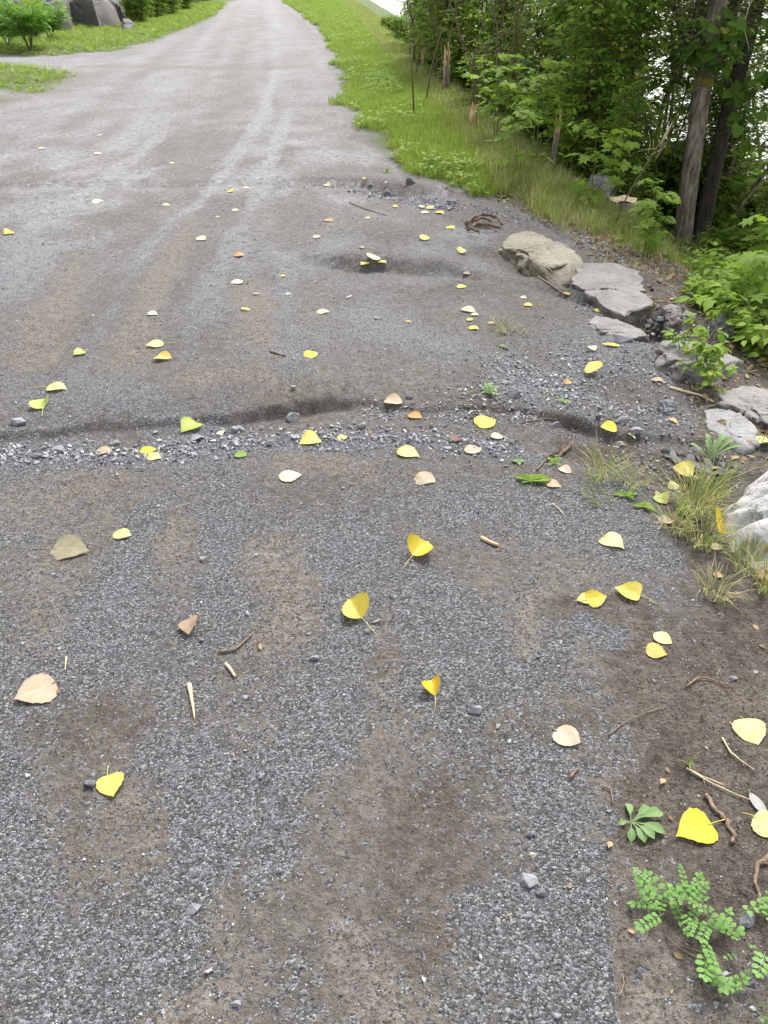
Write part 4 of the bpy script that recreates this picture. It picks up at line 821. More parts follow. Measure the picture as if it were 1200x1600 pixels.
stick('root', 'pale forked root running down the right edge of the picture', [(1204, 1340), (1180, 1360), (1178, 1385), (1184, 1410), (1186, 1436)], 7, M['twig'], 'root', jitter=.2, branches=([(1180, 1362), (1196, 1356), (1215, 1350)],))
stick('root', 'dark thick root at the right edge above the silverweed', [(1230, 1330), (1205, 1342), (1188, 1352)], 15, M['root'], 'root', z=.004, jitter=.2, taper=(1, .4))
stick('root', 'pale branching rootlet on the bare soil at the right', [(1070, 1079), (1088, 1068), (1104, 1066), (1125, 1070), (1148, 1078)], 3, M['twig'], 'root', branches=([(1118, 1069), (1132, 1080), (1142, 1096)],))
stick('root', 'thin rootlet crossing the soil right of the rosette', [(1130, 1230), (1095, 1217), (1075, 1205)], 2.5, M['straw'], 'root')
stick('root', 'thin straw coloured stolon trailing from the small grass tuft on the soil', [(1072, 1204), (1110, 1226), (1150, 1246), (1185, 1262)], 3, M['straw'], 'root')
stick('root', 'thin rootlet left of the rosette on the gravel edge', [(940, 1232), (952, 1242), (957, 1262)], 3, M['twig'], 'root')
stick('root', 'fine rootlet above the beige leaf on the soil', [(950, 1152), (972, 1138), (1000, 1122), (1040, 1110)], 2.2, M['twig'], 'root')
stick('root', 'fine pale rootlet on the soil near the right edge, above the grass tuft', [(1126, 1160), (1140, 1178), (1158, 1196), (1176, 1210)], 3, M['straw'], 'root')
stick('twig', 'fine twig bent over the washed-out hole', [(818, 662), (850, 658), (870, 662)], 2, M['twig'])
stick('root', 'curved brown rootlet at the broken corner of the membrane', [(838, 738), (850, 724), (868, 716)], 3, M['twig'], 'root')
stick('twig', 'tiny twig on the soil below the beige leaf', [(890, 1222), (898, 1212), (904, 1206)], 4, M['twig'])
stick('twig', 'thin twig on the light gravel below the creeping weed', [(862, 792), (872, 800), (881, 808)], 2.5, M['straw'])
stick('root', 'thin root beside the lower edge of the gravel', [(968, 1560), (974, 1540), (970, 1530)], 3, M['twig'], 'root')
# silverweed runners
for pts in ([(1038, 1470), (1050, 1490), (1085, 1510), (1120, 1530)], [(1060, 1485), (1100, 1498), (1150, 1520)], [(1150, 1390), (1175, 1410), (1200, 1430)], [(1125, 1545), (1100, 1530), (1070, 1518)]):
    stick('runner', 'reddish dry runner among the silverweed at the lower right', pts, 2.6, M['root'], 'runner', arch=.01)['group'] = 'dry runners among the silverweed'
# the hollow brown root at the path edge, left of the buff boulder
r0 = empty('exposed_root', at(755, 356)); tag(r0, 'hollow twisted brown root breaking out of the gravel, left of the buff boulder', 'root')
for pts, wd in (([(728, 358), (738, 349), (757, 346), (775, 350), (784, 358)], 7), ([(730, 363), (745, 362), (762, 363), (780, 362)], 6), ([(736, 354), (750, 352), (766, 356), (776, 362)], 5), ([(729, 367), (738, 368), (748, 372)], 6)):
    o = stick('root_strand', None, pts, wd, M['root'], None, z=.03, n=10, jitter=.25, arch=.02); o.parent = r0; o.location = o.location - r0.location
# black membrane exposed by the wash-out
def strip(name, label, top, bot, mat, cat, crumple=.01, z=.01, parent=None):
    c = at(*top[0]); V = []; m_ = 24
    def samp(L, t):
        q = t * (len(L) - 1); i = min(int(q), len(L) - 2); return (L[i][0] + (L[i + 1][0] - L[i][0]) * (q - i), L[i][1] + (L[i + 1][1] - L[i][1]) * (q - i))
    for i in range(m_):
        for j in range(7):
            a, b = samp(top, i / (m_ - 1)), samp(bot, i / (m_ - 1)); p = at(a[0] + (b[0] - a[0]) * j / 6, a[1] + (b[1] - a[1]) * j / 6)
            V.append(p - c + Vector((0, 0, z + crumple * float(fbm(p.x * 30, p.y * 30, oct=3, seed=5)) + (crumple * .8 if j in (0,) else 0))))
    mb = MB(); mb.add(V, [(i * 7 + j, i * 7 + j + 1, (i + 1) * 7 + j + 1, (i + 1) * 7 + j) for i in range(m_ - 1) for j in range(6)])
    o = mb.build(name, mat); o.location = c; sd_ = o.modifiers.new('thickness', 'SOLIDIFY'); sd_.thickness = .003
    return tag(o, label, cat)
strip('membrane', 'torn strip of black membrane exposed below the washed-out hole', [(1030, 712), (1052, 716), (1080, 722), (1110, 728), (1150, 735)], [(1040, 719), (1060, 730), (1085, 741), (1115, 748), (1150, 752)], M['black'], 'membrane', .012, .006)
strip('membrane', 'ragged corner of membrane sticking up beside the washed-out hole', [(868, 716), (880, 706), (892, 694)], [(850, 722), (872, 720), (896, 702)], M['root'], 'membrane', .01, .016)
# ------------------------------------------------------------------ foliage made of single leaves
def tmpl(kind):
    if kind == 'small':   # folded four point leaf
        v = [(0, 0, 0), (.45, .3, .07), (1, 0, -.06), (.45, -.3, .07)]; return np.array(v), [(0, 2, 1), (0, 3, 2)]
    if kind == 'ovate':
        v = [(0, 0, 0), (.22, .24, .05), (.55, .27, .05), (.85, .1, 0), (1, 0, -.08), (.85, -.1, 0), (.55, -.27, .05), (.22, -.24, .05), (.5, 0, -.01)]
        return np.array(v), [(8, 1, 0), (8, 2, 1), (8, 3, 2), (8, 4, 3), (8, 5, 4), (8, 6, 5), (8, 7, 6), (8, 0, 7)]
    if kind == 'palmate':
        a = [(0, 0), (-.08, .22), (.12, .5), (.28, .27), (.62, .48), (.6, .17), (1, 0), (.6, -.17), (.62, -.48), (.28, -.27), (.12, -.5), (-.08, -.22)]
        v = [(x, y, -.12 * (x * x + y * y)) for x, y in a] + [(.25, 0, .03)]; return np.array(v), [(12, (i + 1) % 12, i) for i in range(12)]
    if kind == 'grape':
        a = [(.08, 0), (-.1, .22), (.05, .46), (.3, .42), (.45, .5), (.62, .32), (.78, .26), (1, 0), (.78, -.26), (.62, -.32), (.45, -.5), (.3, -.42), (.05, -.46), (-.1, -.22)]
        v = [(x, y, -.14 * (x * x + y * y) + .06 * abs(y)) for x, y in a] + [(.35, 0, -.01)]; return np.array(v), [(14, (i + 1) % 14, i) for i in range(14)]
    if kind == 'frond':   # pinnate leaf with drooping leaflets
        V, F = [], []
        for i in range(8):
            x = .18 + .82 * i / 7.5; L = .30 * math.sin(math.pi * (.22 + .72 * i / 8)) + .03; zz = .16 * math.sin(x * 2.6)
            for s in (1, -1):
                b = len(V); V += [(x, 0, zz), (x + .02, s * L * .45, zz - .02), (x + .13, s * L, zz - .10), (x + .10, s * L * .4, zz - .0)]; F += [(b, b + 1, b + 2, b + 3) if s < 0 else (b + 3, b + 2, b + 1, b)]
        b = len(V); V += [(0, -.008, 0), (.55, -.006, .15), (1, 0, .06), (.55, .006, .15), (0, .008, 0)]; F += [(b, b + 1, b + 2, b + 3, b + 4)]
        b = len(V); V += [(.98, 0, .08), (1.08, .05, .04), (1.25, 0, -.03), (1.08, -.05, .04)]; F += [(b, b + 3, b + 2, b + 1)]
        return np.array(V), F
    if kind == 'trefoil':
        V, F = [], []
        for a in (0, 2.1, -2.1):
            b = len(V); c, s = math.cos(a), math.sin(a)
            for x, y, z in [(0, 0, 0), (.3, .28, .06), (.72, .3, .08), (.9, 0, .04), (.72, -.3, .08), (.3, -.28, .06)]: V.append((x * c - y * s, x * s + y * c, z))
            F.append((b + 5, b + 4, b + 3, b + 2, b + 1, b)[::-1])
        return np.array(V), F
class Foliage:
    def __init__(s): s.P = {}; s.out = []
    def leaf(s, kind, pos, d, up, size, tint): s.P.setdefault(kind, []).append((*pos, *d, *up, size, tint))
    def mesh(s, name, mat):
        Vs, Ls, Ss, Ts = [], [], [], []; b = 0
        for kind, L in s.P.items():
            A = np.array(L); tv, tf = tmpl(kind); x = A[:, 3:6]; x /= np.linalg.norm(x, axis=1)[:, None] + 1e-9
            y = np.cross(A[:, 6:9], x); y /= np.linalg.norm(y, axis=1)[:, None] + 1e-9; z = np.cross(x, y)
            V = A[:, None, :3] + A[:, 9][:, None, None] * (tv[None, :, 0:1] * x[:, None] + tv[None, :, 1:2] * y[:, None] + tv[None, :, 2:3] * z[:, None])
            n_, k = len(A), len(tv); Vs.append(V.reshape(-1, 3)); Ts.append(np.repeat(A[:, 10], k))
            fl = np.concatenate([np.array(f) for f in tf]); Ls.append((b + np.arange(n_)[:, None] * k + fl[None]).ravel()); Ss.append(np.tile([len(f) for f in tf], n_)); b += n_ * k
        V_, L_, S_ = np.concatenate(Vs), np.concatenate(Ls), np.concatenate(Ss); me = bpy.data.meshes.new(name)
        me.vertices.add(len(V_)); me.vertices.foreach_set('co', V_.astype('f').ravel()); me.loops.add(len(L_)); me.loops.foreach_set('vertex_index', L_.astype('i'))
        me.polygons.add(len(S_)); me.polygons.foreach_set('loop_start', (np.cumsum(S_) - S_).astype('i')); me.update(calc_edges=True)
        me.attributes.new('tint', 'FLOAT', 'POINT').data.foreach_set('value', np.concatenate(Ts).astype('f')); me.materials.append(mat); me.update(); return me
def rv(a, b): return random.uniform(a, b)
def woody(seed, h, spread, nstem, ntwig, per, lsize, kind, mat, bark, lean=(0, 0), r=.02, low=.15, droop=.25, twl=(.2, .5), high=1.0, vase=.5, basew=.12, wig=.7):
    """stems and foliage of a shrub or tree; returns (stem mesh, foliage mesh)"""
    random.seed(seed); mb = MB(); fo = Foliage(); S = []
    for i in range(nstem):
        a = i * 2.4 + rv(-.5, .5); sp_ = spread * rv(.3, 1); p = Vector((rv(-1, 1) * spread * basew, rv(-1, 1) * spread * basew, -.12)); pts = [p.copy()]; p0 = p; hh = h * rv(.75, 1)
        for k in range(1, 9):
            t = k / 8; pts.append(Vector((p0.x + math.cos(a) * sp_ * t ** 1.3 * vase + lean[0] * t * h + rv(-.03, .03) * h * wig, p0.y + math.sin(a) * sp_ * t ** 1.3 * vase + lean[1] * t * h + rv(-.03, .03) * h * wig, hh * t)))
        mb.tube(pts, [r * (1 - .75 * k / 8) for k in range(9)], 7); S.append(pts)
    for i in range(ntwig):
        pts = random.choice(S); t = low + (high - low) * random.random() ** .8; q = t * 8; k = min(int(q), 7); p = pts[k].lerp(pts[k + 1], q - k)
        a = rv(0, 6.283); el = rv(-.35, .75); d = Vector((math.cos(a) * math.cos(el), math.sin(a) * math.cos(el), math.sin(el))); L = spread * rv(*twl) * (1.25 - .5 * t)
        tp = [p + d * L * s + Vector((0, 0, -droop * L * s * s)) for s in (0, .33, .66, 1)]; mb.tube(tp, [r * .22, r * .16, r * .11, r * .05], 4, cap=False)
        tn = .25 + .5 * random.random()
        for j in range(per):
            s = .12 + .9 * (j + rv(-.3, .3)) / per; s = min(max(s, 0), 1); b = p + d * L * s + Vector((0, 0, -droop * L * s * s))
            la = a + (1 if j % 2 else -1) * rv(.4, 1.3); ld = Vector((math.cos(la), math.sin(la), rv(-.7, .15)))
            up = Vector((rv(-.6, .6), rv(-.6, .6), 1)); t_ = min(max(tn + rv(-.25, .3), 0), .9)
            if random.random() < .012: t_ = 1
            fo.leaf(kind, b + ld * lsize * .25, ld, up, lsize * rv(.6, 1.15), t_)
    return mb.mesh('stem', bark), fo.mesh('foliage', mat)
def plant(name, label, cat, meshes, loc, rz=0, s=1, group=None, parts=('stem', 'foliage'), tilt=(0, 0)):
    o = empty(name, loc, (tilt[0], tilt[1], rz)); o.scale = (s,) * 3 if not hasattr(s, '__len__') else s
    for nm, me in zip(parts, meshes):
        c = link(bpy.data.objects.new(nm, me), o)
        if nm in ('foliage', 'blades', 'leaves'): c['kind'] = 'stuff'
    return tag(o, label, cat, group)
def on(x, y, dz=0): return Vector((x, y, H1(x, y) + dz))

SH = [woody(11, 2.6, 1.2, 7, 560, 12, .075, 'ovate', M['thicket'], M['dark_bark'], r=.013, low=.04),
      woody(12, 3.0, 1.3, 6, 560, 13, .065, 'ovate', M['thicket'], M['dark_bark'], r=.015, low=.04),
      woody(13, 2.2, 1.1, 9, 480, 11, .08, 'ovate', M['bright'], M['dark_bark'], r=.012, low=.05)]
LOW = [woody(21, 1.0, 1.0, 8, 330, 10, .085, 'ovate', M['thicket'], M['dark_bark'], r=.009, low=.05), woody(22, .85, .9, 8, 170, 9, .11, 'palmate', M['bright'], M['dark_bark'], r=.008, low=.1)]
TREE = [woody(31, 5.5, 2.2, 3, 800, 13, .085, 'ovate', M['thicket'], M['bark'], r=.04, low=.1, twl=(.25, .6), vase=.55),
        woody(32, 6.0, 2.4, 2, 760, 12, .09, 'ovate', M['bright'], M['bark'], r=.045, low=.12, twl=(.25, .6), vase=.5)]
STEMS = woody(41, 2.8, .8, 13, 150, 7, .06, 'ovate', M['thicket'], M['twig'], r=.011, low=.2, twl=(.4, 1.0), vase=1.1, basew=.45, wig=1.0)
SAP = [woody(51, 1.1, .6, 2, 26, 6, .105, 'palmate', M['bright'], M['stem'], r=.009, low=.3, droop=.1, twl=(.4, .8)), woody(52, .8, .5, 2, 20, 5, .11, 'palmate', M['bright'], M['stem'], r=.008, low=.25, droop=.1, twl=(.4, .8))]
FERN = woody(61, .42, .55, 7, 46, 5, .10, 'ovate', M['bright'], M['stem'], r=.004, low=.25, droop=.2, twl=(.2, .6), basew=.3)
random.seed(99)
def pxof(x, y): return 600 + x / (y * cp + 1.9 * sp) * FPX
def bank_place(y, off):
    xs = np.linspace(-6, 16, 1200); d = bank_d(xs, np.full(1200, float(y))); return float(xs[int(np.argmin(np.abs(d - off)))])
# dense shrubs along the bank; the ones nearer the water are taller trees
q = 8.0
while q < 24:
    off = rv(.45, .9) + (.35 if q < 12 else 0); x_ = bank_place(q, off); k = random.randrange(3); pp = pxof(x_, q)
    plant('thicket_shrub', ('dark leaved', 'small leaved', 'bright leaved')[k] + ' shrub in the front row of the thicket ' + ('beside the near verge' if q < 15 else 'along the far verge'), 'shrub', SH[k], on(x_, q), rv(0, 6.3), rv(.8, 1.05) * (1 if pp < 930 else .5), 'thicket shrubs along the bank')
    q += rv(.85, 1.25) * (1 + q / 40)
q = 8.6
while q < 22:
    x_ = bank_place(q, rv(2.2, 3.0)); pp = pxof(x_, q); thin = 940 < pp < 1015 or pp > 1060
    k = random.randrange(3); plant('thicket_shrub', ('dark leaved', 'small leaved', 'bright leaved')[k] + ' shrub in the back row of the thicket ' + ('near the path bend' if q > 18 else 'behind the maple saplings'), 'shrub', SH[k], on(x_, q), rv(0, 6.3), rv(.95, 1.2) * (.75 if thin else 1), 'thicket shrubs along the bank')
    q += rv(1.2, 1.8) * (1 + q / 40)
q = 10.0
while q < 20:
    x_ = bank_place(q, rv(3.8, 5.2)); pp = pxof(x_, q)
    if not (930 < pp < 1020 or pp > 1050): plant('bank_tree', 'slender green tree among the shrubs down the bank', 'tree', TREE[random.randrange(2)], on(x_, q), rv(0, 6.3), rv(.7, .85), 'slender trees down the bank')
    q += rv(2.6, 3.6)
TS = woody(33, 4.6, 2.0, 3, 330, 10, .08, 'ovate', M['bright'], M['bark'], r=.03, low=.12, twl=(.25, .6), vase=.55)
for k, (a_, y_) in enumerate(((930, 11.5), (985, 10.2), (1035, 12.5), (1100, 11.5), (1165, 10.0), (1215, 12.0), (900, 14), (1075, 15))):
    x_ = (a_ - 600) / FPX * (y_ * cp + 2.2 * sp); plant('open_tree', 'thin crowned young tree down the bank with bright water showing through it', 'tree', TS, on(x_, y_), rv(0, 6), rv(.8, 1.0), 'thin crowned young trees in front of the bright water')
# low shrubs further down the bank at the right
for k in range(46):
    y_ = rv(4.6, 13); x_ = bank_place(y_, rv(2.0, 6.5))
    if x_ > 1.0 + .62 * y_ + 2 or (1010 < pxof(x_, y_) < 1110 and y_ < 8.4): continue
    lk = 0 if random.random() < .7 else 1; plant('low_shrub', ('low oval leaved shrub' if lk == 0 else 'low shrub with lobed leaves') + ' growing down the bank ' + ('left of' if pxof(x_, y_) < 1050 else 'right of') + ' the leaning tree', 'shrub', LOW[lk], on(x_, y_), rv(0, 6.3), rv(.75, 1.15), 'low shrubs down the bank')
# the clump of thin dark stems left in the thicket
for (y_, of_, s_, lb) in ((8.6, .75, .7, 'low shrub at the near foot of the thicket beside the broken stake'), (10.2, .6, .8, 'low shrub at the foot of the thicket behind the shattered orange stub'), (12.2, .6, .9, 'low shrub at the foot of the thicket between the bare stem clumps'), (14.6, .5, 1.0, 'low shrub at the foot of the thicket near its far end'), (17.5, .5, 1.1, 'farthest low shrub at the foot of the thicket')):
    plant('low_shrub', lb, 'shrub', LOW[0], on(bank_place(y_, of_), y_), rv(0, 6), s_)
for (a, b, s) in ((668, 128, 1.0), (728, 185, .95), (650, 108, 1.1)):
    plant('stem_clump', {668: 'clump of bare stems in the thicket behind the slim shredded stub', 700: 'clump of bare stems behind the tall shredded pale stub', 728: 'nearest clump of bare stems, behind the short shattered orange stub', 650: 'farthest clump of bare stems at the left end of the thicket'}[a], 'shrub', STEMS, at(a, b) + Vector((.35, .3, 0)), rv(0, 6), s, 'clumps of bare stems at the front of the thicket')
# saplings with lobed leaves
for a, b, s, k, lb in ((770, 225, .8, 0, 'bright maple sapling at the foot of the thicket left of the splintered stake'), (830, 256, .85, 0, 'bright maple sapling just left of the splintered stake'), (888, 268, .9, 1, 'maple seedling right of the splintered stake'),
    (925, 330, .8, 1, 'small maple seedling just left of the sawn stump'), (815, 278, .7, 1, 'pale green seedling on the verge below the maple saplings'), (1022, 408, .4, 1, 'maple seedling between the sawn stump and the leaning tree'), (1150, 300, 1.1, 0, 'maple sapling right of the leaning tree')):
    plant('maple_sapling', lb, 'sapling', SAP[k], at(a, b), rv(0, 6), s)
# leafy ground cover on the slope beside the path
gcs = 0
for k in range(230):
    a, b = rv(840, 1260), rv(290, 600)
    lim = 300 + (a - 860) * .72 if a < 1060 else 440 + (a - 1060) * .95
    if b > lim + rv(-8, 14) or b < lim - 190 or (915 < a < 1015 and b < 385) or (1015 < a < 1115 and b < 500): continue
    p = at(a, b); fk = random.random() < .68; plant('bank_plant', ('oval leaved green plant in the ground cover ' if fk else 'lobed leaved green seedling in the ground cover ') + ('between stump and verge' if a < 1000 else 'right of the boulders'), 'plant', FERN if fk else SAP[1], p, rv(0, 6), rv(.55, .95) * (.55 if a < 1000 else .85), 'leafy plants covering the slope'); gcs += 1
print('cover plants', gcs)

# ------------------------------------------------------------------ the leaning tree, its dark neighbour, vines and the stump
def trunk(name, mat, P0, P1, r0, r1, seed, flare=.5, n_=40):
    b = MB(); pts = []; rads = []; d = P1 - P0
    for i in range(n_):
        t = i / (n_ - 1); pts.append(P0 + d * t + Vector((.03 * math.sin(t * 7 + seed), .03 * math.cos(t * 5 + seed), 0)) * d.length * .25); rads.append((r0 + (r1 - r0) * t) * (1 + flare * math.exp(-t * d.length * 4)))
    b.tube(pts, rads, 28)
    V = np.array(b.v); ax = np.repeat(np.array(pts), 28, 0); off = V - ax
    ang = np.arctan2(off[:, 1], off[:, 0]); s = 1 + .10 * fbm(np.cos(ang) * 2.2, np.sin(ang) * 2.2, V[:, 2] * .9 + 4, 4, seed) + .045 * vn(np.cos(ang) * 9, np.sin(ang) * 9, V[:, 2] * 2.5, seed + 7)
    b.v = (ax + off * s[:, None]).tolist(); return b.build(name, mat)
base = at(1068, 376); base.z -= .1
dist = math.hypot(base.x, base.y)
d0 = ray(1128, 0); t0 = (base.y + .15) / d0[1]; top_ = Vector((d0[0] * t0, d0[1] * t0, CAM_H + d0[2] * t0)); dirn = (top_ - base)
t_ = empty('leaning_tree', base); tag(t_, 'leaning grey brown tree trunk with vines, between the sawn stump and the right edge', 'tree')
tr = trunk('trunk', M['bark'], Vector((0, 0, -.3)), dirn * 2.6, .095, .06, 3, .22); tr.parent = t_
random.seed(5)
cr = woody(71, 3.0, 2.6, 5, 420, 12, .085, 'ovate', M['bright'], M['bark'], r=.04, low=.05, twl=(.3, .6)); 
for nm, me in zip(('branches', 'crown'), cr):
    c = link(bpy.data.objects.new(nm, me), t_); c.location = dirn * 1.55; c['kind'] = 'stuff'
    c = link(bpy.data.objects.new(nm, me), t_); c.location = dirn * .72 + Vector((.1, .5, 0)); c.rotation_euler = (0, 0, 1.2); c.scale = (.75, .75, .6); c['kind'] = 'stuff'
b2 = base + Vector((.34, .5, -.05)); b2.z = H1(b2.x, b2.y) - .1
t2 = empty('dark_tree', b2); tag(t2, 'darker trunk standing close behind the leaning tree', 'tree')
tr = trunk('trunk', M['dark_bark'], Vector((0, 0, -.3)), Vector((.28, .4, 3.6)), .095, .06, 9); tr.parent = t2
for nm, me in zip(('branches', 'crown'), cr):
    c = link(bpy.data.objects.new(nm, me), t2); c.location = (.25, .35, 2.6); c.rotation_euler = (0, 0, 2); c['kind'] = 'stuff'
def vine(name, label, anchor, drops, mat, stemmat, seed, lsize=.11, kind='grape', n_=60, rad=.007, leafy=1.0, cat='vine'):
    random.seed(seed); mb = MB(); fo = Foliage()
    for (x0, y0, z0, x1, y1, z1) in drops:
        a, b = Vector((x0, y0, z0)), Vector((x1, y1, z1)); pts = []
        for i in range(9):
            t = i / 8; pts.append(a.lerp(b, t) + Vector((.06 * math.sin(t * 6 + x0 * 9), .06 * math.cos(t * 5 + z0 * 7), -.12 * math.sin(math.pi * t))))
        mb.tube(pts, [rad * (1 - .5 * i / 8) for i in range(9)], 5)
        for j in range(int(n_ * leafy)):
            q = random.random() * 8; i = min(int(q), 7); p = pts[i].lerp(pts[i + 1], q - i); an = rv(0, 6.28); ld = Vector((math.cos(an), math.sin(an), rv(-.9, 0)))
            fo.leaf(kind, p + ld * rv(.03, .16), ld, Vector((rv(-.5, .5), rv(-1, .2), .9)), lsize * rv(.55, 1.2), min(.9, max(0, rv(.1, .9))) if random.random() > .02 else 1)
    o = empty(name, anchor); o['label'] = label; o['category'] = cat; link(bpy.data.objects.new('stem', mb.mesh('stem', stemmat)), o)
    if fo.P: link(bpy.data.objects.new('leaves', fo.mesh('leaves', mat)), o)['kind'] = 'stuff'
    return o
random.seed(8)
B = lambda dx, dy, dz: (dx, dy, dz)
vine('grape_vine', 'grape vine with big lobed leaves climbing the leaning tree', base, [(.3, -.1, 1.1, .45, -.15, 2.4), (.3, -.1, 1.5, -.2, -.2, 2.2), (.5, 0, 1.6, 1.1, -.2, 2.0), (.4, 0, 2.2, -.5, 0, 1.9), (.6, 0, 1.9, 1.5, .1, 1.7), (-.1, .1, 2.3, -.6, .1, 1.4)], M['vine'], M['dark_bark'], 3, n_=50, lsize=.12)
vine('hanging_vine', 'dark leafless vine stems hanging left of the leaning tree', base, [(-.15, .3, 2.6, -.28, .3, .7), (-.05, .3, 2.6, -.2, .25, .5), (-.3, .4, 2.6, -.36, .3, .9), (.1, .3, 2.4, -.08, .2, .8)], M['vine'], M['dark_bark'], 4, n_=6, rad=.012)
vine('grape_vine', 'grape vine with broad leaves hanging at the right edge beside the leaning tree', base, [(1.1, .3, 2.5, 1.15, .2, 1.4), (1.4, .6, 2.5, 1.3, .4, 1.0), (.9, .6, 2.5, .9, .6, 1.5)], M['vine'], M['dark_bark'], 6, n_=44, lsize=.12)
dv = vine('dead_vine', 'withered tan vine hanging at the right edge in front of the bright water', base, [(.95, -.2, 2.6, .72, -.3, 1.15), (1.0, -.2, 2.4, .8, -.25, 1.5)], M['dry'], M['straw'], 7, lsize=.05, kind='ovate', n_=26, rad=.012)
dv = vine('dead_vine', 'withered tan leaves hanging at the top beside the leaning trunk', base, [(.18, -.2, 2.6, .12, -.2, 1.85)], M['dry'], M['straw'], 9, lsize=.05, kind='ovate', n_=40, rad=.006)
# sawn stump
sb = at(970, 336); s_ = empty('tree_stump', sb); tag(s_, 'freshly sawn pale topped stump beside the verge, left of the leaning tree', 'stump')
sr = 22 / ppm(*sb); b = MB(); pts = [Vector((0, 0, z_)) for z_ in np.linspace(-.15, .13, 10)]; b.tube(pts, [sr * (1.25 - .25 * i / 9) for i in range(10)], 26, cap=False)
V = np.array(b.v); an = np.arctan2(V[:, 1], V[:, 0]); f_ = 1 + .09 * vn(np.cos(an) * 2.5, np.sin(an) * 2.5, V[:, 2] * 3, 4) + .05 * vn(np.cos(an) * 8, np.sin(an) * 8, V[:, 2] * 2, 5); V[:, :2] *= f_[:, None]; b.v = V.tolist()
b.build('bark', M['bark'], s_); c = MB(); rim = V[-26:]; cv = [(x_, y_, z_ + .004 + .012 * math.sin(k * .9)) for k, (x_, y_, z_) in enumerate(rim)]; c.add([(p[0] * .97, p[1] * .97, p[2]) for p in cv] + [(p[0] * .5, p[1] * .5, p[2] * 1.0 + .006) for p in cv] + [(0, 0, .142)], [(k, (k + 1) % 26, 26 + (k + 1) % 26, 26 + k) for k in range(26)] + [(26 + k, 26 + (k + 1) % 26, 52) for k in range(26)]); c.build('sawn_face', M['cut'], s_)
b = MB(); b.add([(-sr * 1.05, -.05, .02), (-sr * .8, -.09, .02), (-sr * .75, -.09, .075), (-sr * 1.0, -.05, .08), (-sr * .8, 0, .03), (-sr * .8, 0, .07)], [(0, 1, 2, 3), (3, 2, 5), (0, 4, 1), (0, 3, 5, 4), (1, 4, 5, 2)]); b.build('notch', M['cut'], s_)
# splintered stubs and stakes
def broken(name, label, px, py, hpx, wpx, lean=(0, 0), woodfrac=.35, cat='stub', seed=0):
    random.seed(seed); p = at(px, py); k = ppm(p.x, p.y, p.z); h = hpx / k / .83; r = wpx / k / 2; o = empty(name, p); b = MB(); hh = h * (1 - woodfrac)
    b.tube([(0, 0, -.08), (lean[0] * .3, lean[1] * .3, hh * .4), (lean[0] * .7, lean[1] * .7, hh)], [r * 1.1, r, r * .95], 9); b.build('bark', M['bark'], o)
    b = MB()
    for q in range(7):
        a = q * .9; x_, y_ = lean[0] * .7 + math.cos(a) * r * .5, lean[1] * .7 + math.sin(a) * r * .5; t = h * rv(.6, 1) if q else h
        b.tube([(x_, y_, hh * .82), (x_ * 1.02, y_, (hh + t) / 2), (x_ + rv(-1, 1) * r * .7 + lean[0] * .2, y_, max(t, hh * 1.05))], [r * .5, r * .38, r * .04], 5)
    b.build('splintered_wood', M['wood'], o); return tag(o, label, cat)
broken('broken_stake', 'thin upright broken sapling with a pale splintered top, among the maple saplings', 862, 268, 72, 9, (.02, 0), .35, seed=1)
broken('broken_stub', 'short shattered orange stub at the edge of the thicket, below the dark stems', 738, 204, 34, 14, (0, 0), .75, seed=2)
broken('broken_stub', 'tall shredded pale stub in front of the dark stems', 698, 148, 60, 11, (-.02, 0), .45, seed=3)
broken('broken_stub', 'slim shredded stub left of the tall shredded one', 661, 112, 30, 7, (0, 0), .6, seed=4)
broken('broken_stub', 'broken orange brown trunk piece deep among the dark stems', 740, 125, 42, 12, (0, 0), .8, seed=5)
# dead stalk leaning beside the stump
p = at(958, 356); k = ppm(p.x, p.y, p.z); o = empty('dead_stalk', p); tag(o, 'thin dead stalk with a frayed tan head leaning across the sawn stump', 'stalk'); b = MB(); hp = 108 / k / .84
b.tube([(0, 0, -.02), (.07, 0, hp * .35), (.17, -.01, hp * .7), (.27, -.02, hp)], [.007, .006, .005, .004], 6); b.build('stem', M['twig'], o); b = MB(); b.tube([(.255, -.02, hp * .93), (.285, -.02, hp * 1.03), (.32, -.02, hp * 1.17)], [.005, .012, .002], 8)
for q in range(9):
    a = rv(-1.4, 1.4); b.tube([(.2 + rv(-.02, .06), -.02, hp * rv(.75, 1.0)), (.2 + rv(-.1, .12), rv(-.06, .04), hp * rv(.8, 1.1))], [.003, .001], 4)
b.build('frayed_head', M['straw'], o)
# grey slanting stems in the thicket
for k, (a, b_, c_, d_, r_, lb) in enumerate(((945, 250, 905, 140, .012, 'pale curved sapling stem inside the thicket, left of the dead stalk'), (1195, 385, 1215, 250, .016, 'thin grey sapling stem at the right edge below the leaning tree'), (1060, 280, 1052, 130, .014, 'thin dark sapling stem left of the leaning tree'))):
    p = at(a, b_ + 20); dd = ray(c_, d_); tt = (p.y + .1) / dd[1]; e = Vector((dd[0] * tt, dd[1] * tt, CAM_H + dd[2] * tt)) - p; b = MB(); b.tube([Vector((0, 0, -.1)), e * .35 + Vector((.04, 0, 0)), e * .7 + Vector((.02, 0, 0)), e, e * 1.6 + Vector((-.05, 0, 0))], [r_, r_ * .9, r_ * .75, r_ * .6, r_ * .3], 7)
    o = b.build('sapling_stem', M['twig'] if k == 0 else M['dark_bark']); o.location = p; tag(o, lb, 'sapling')
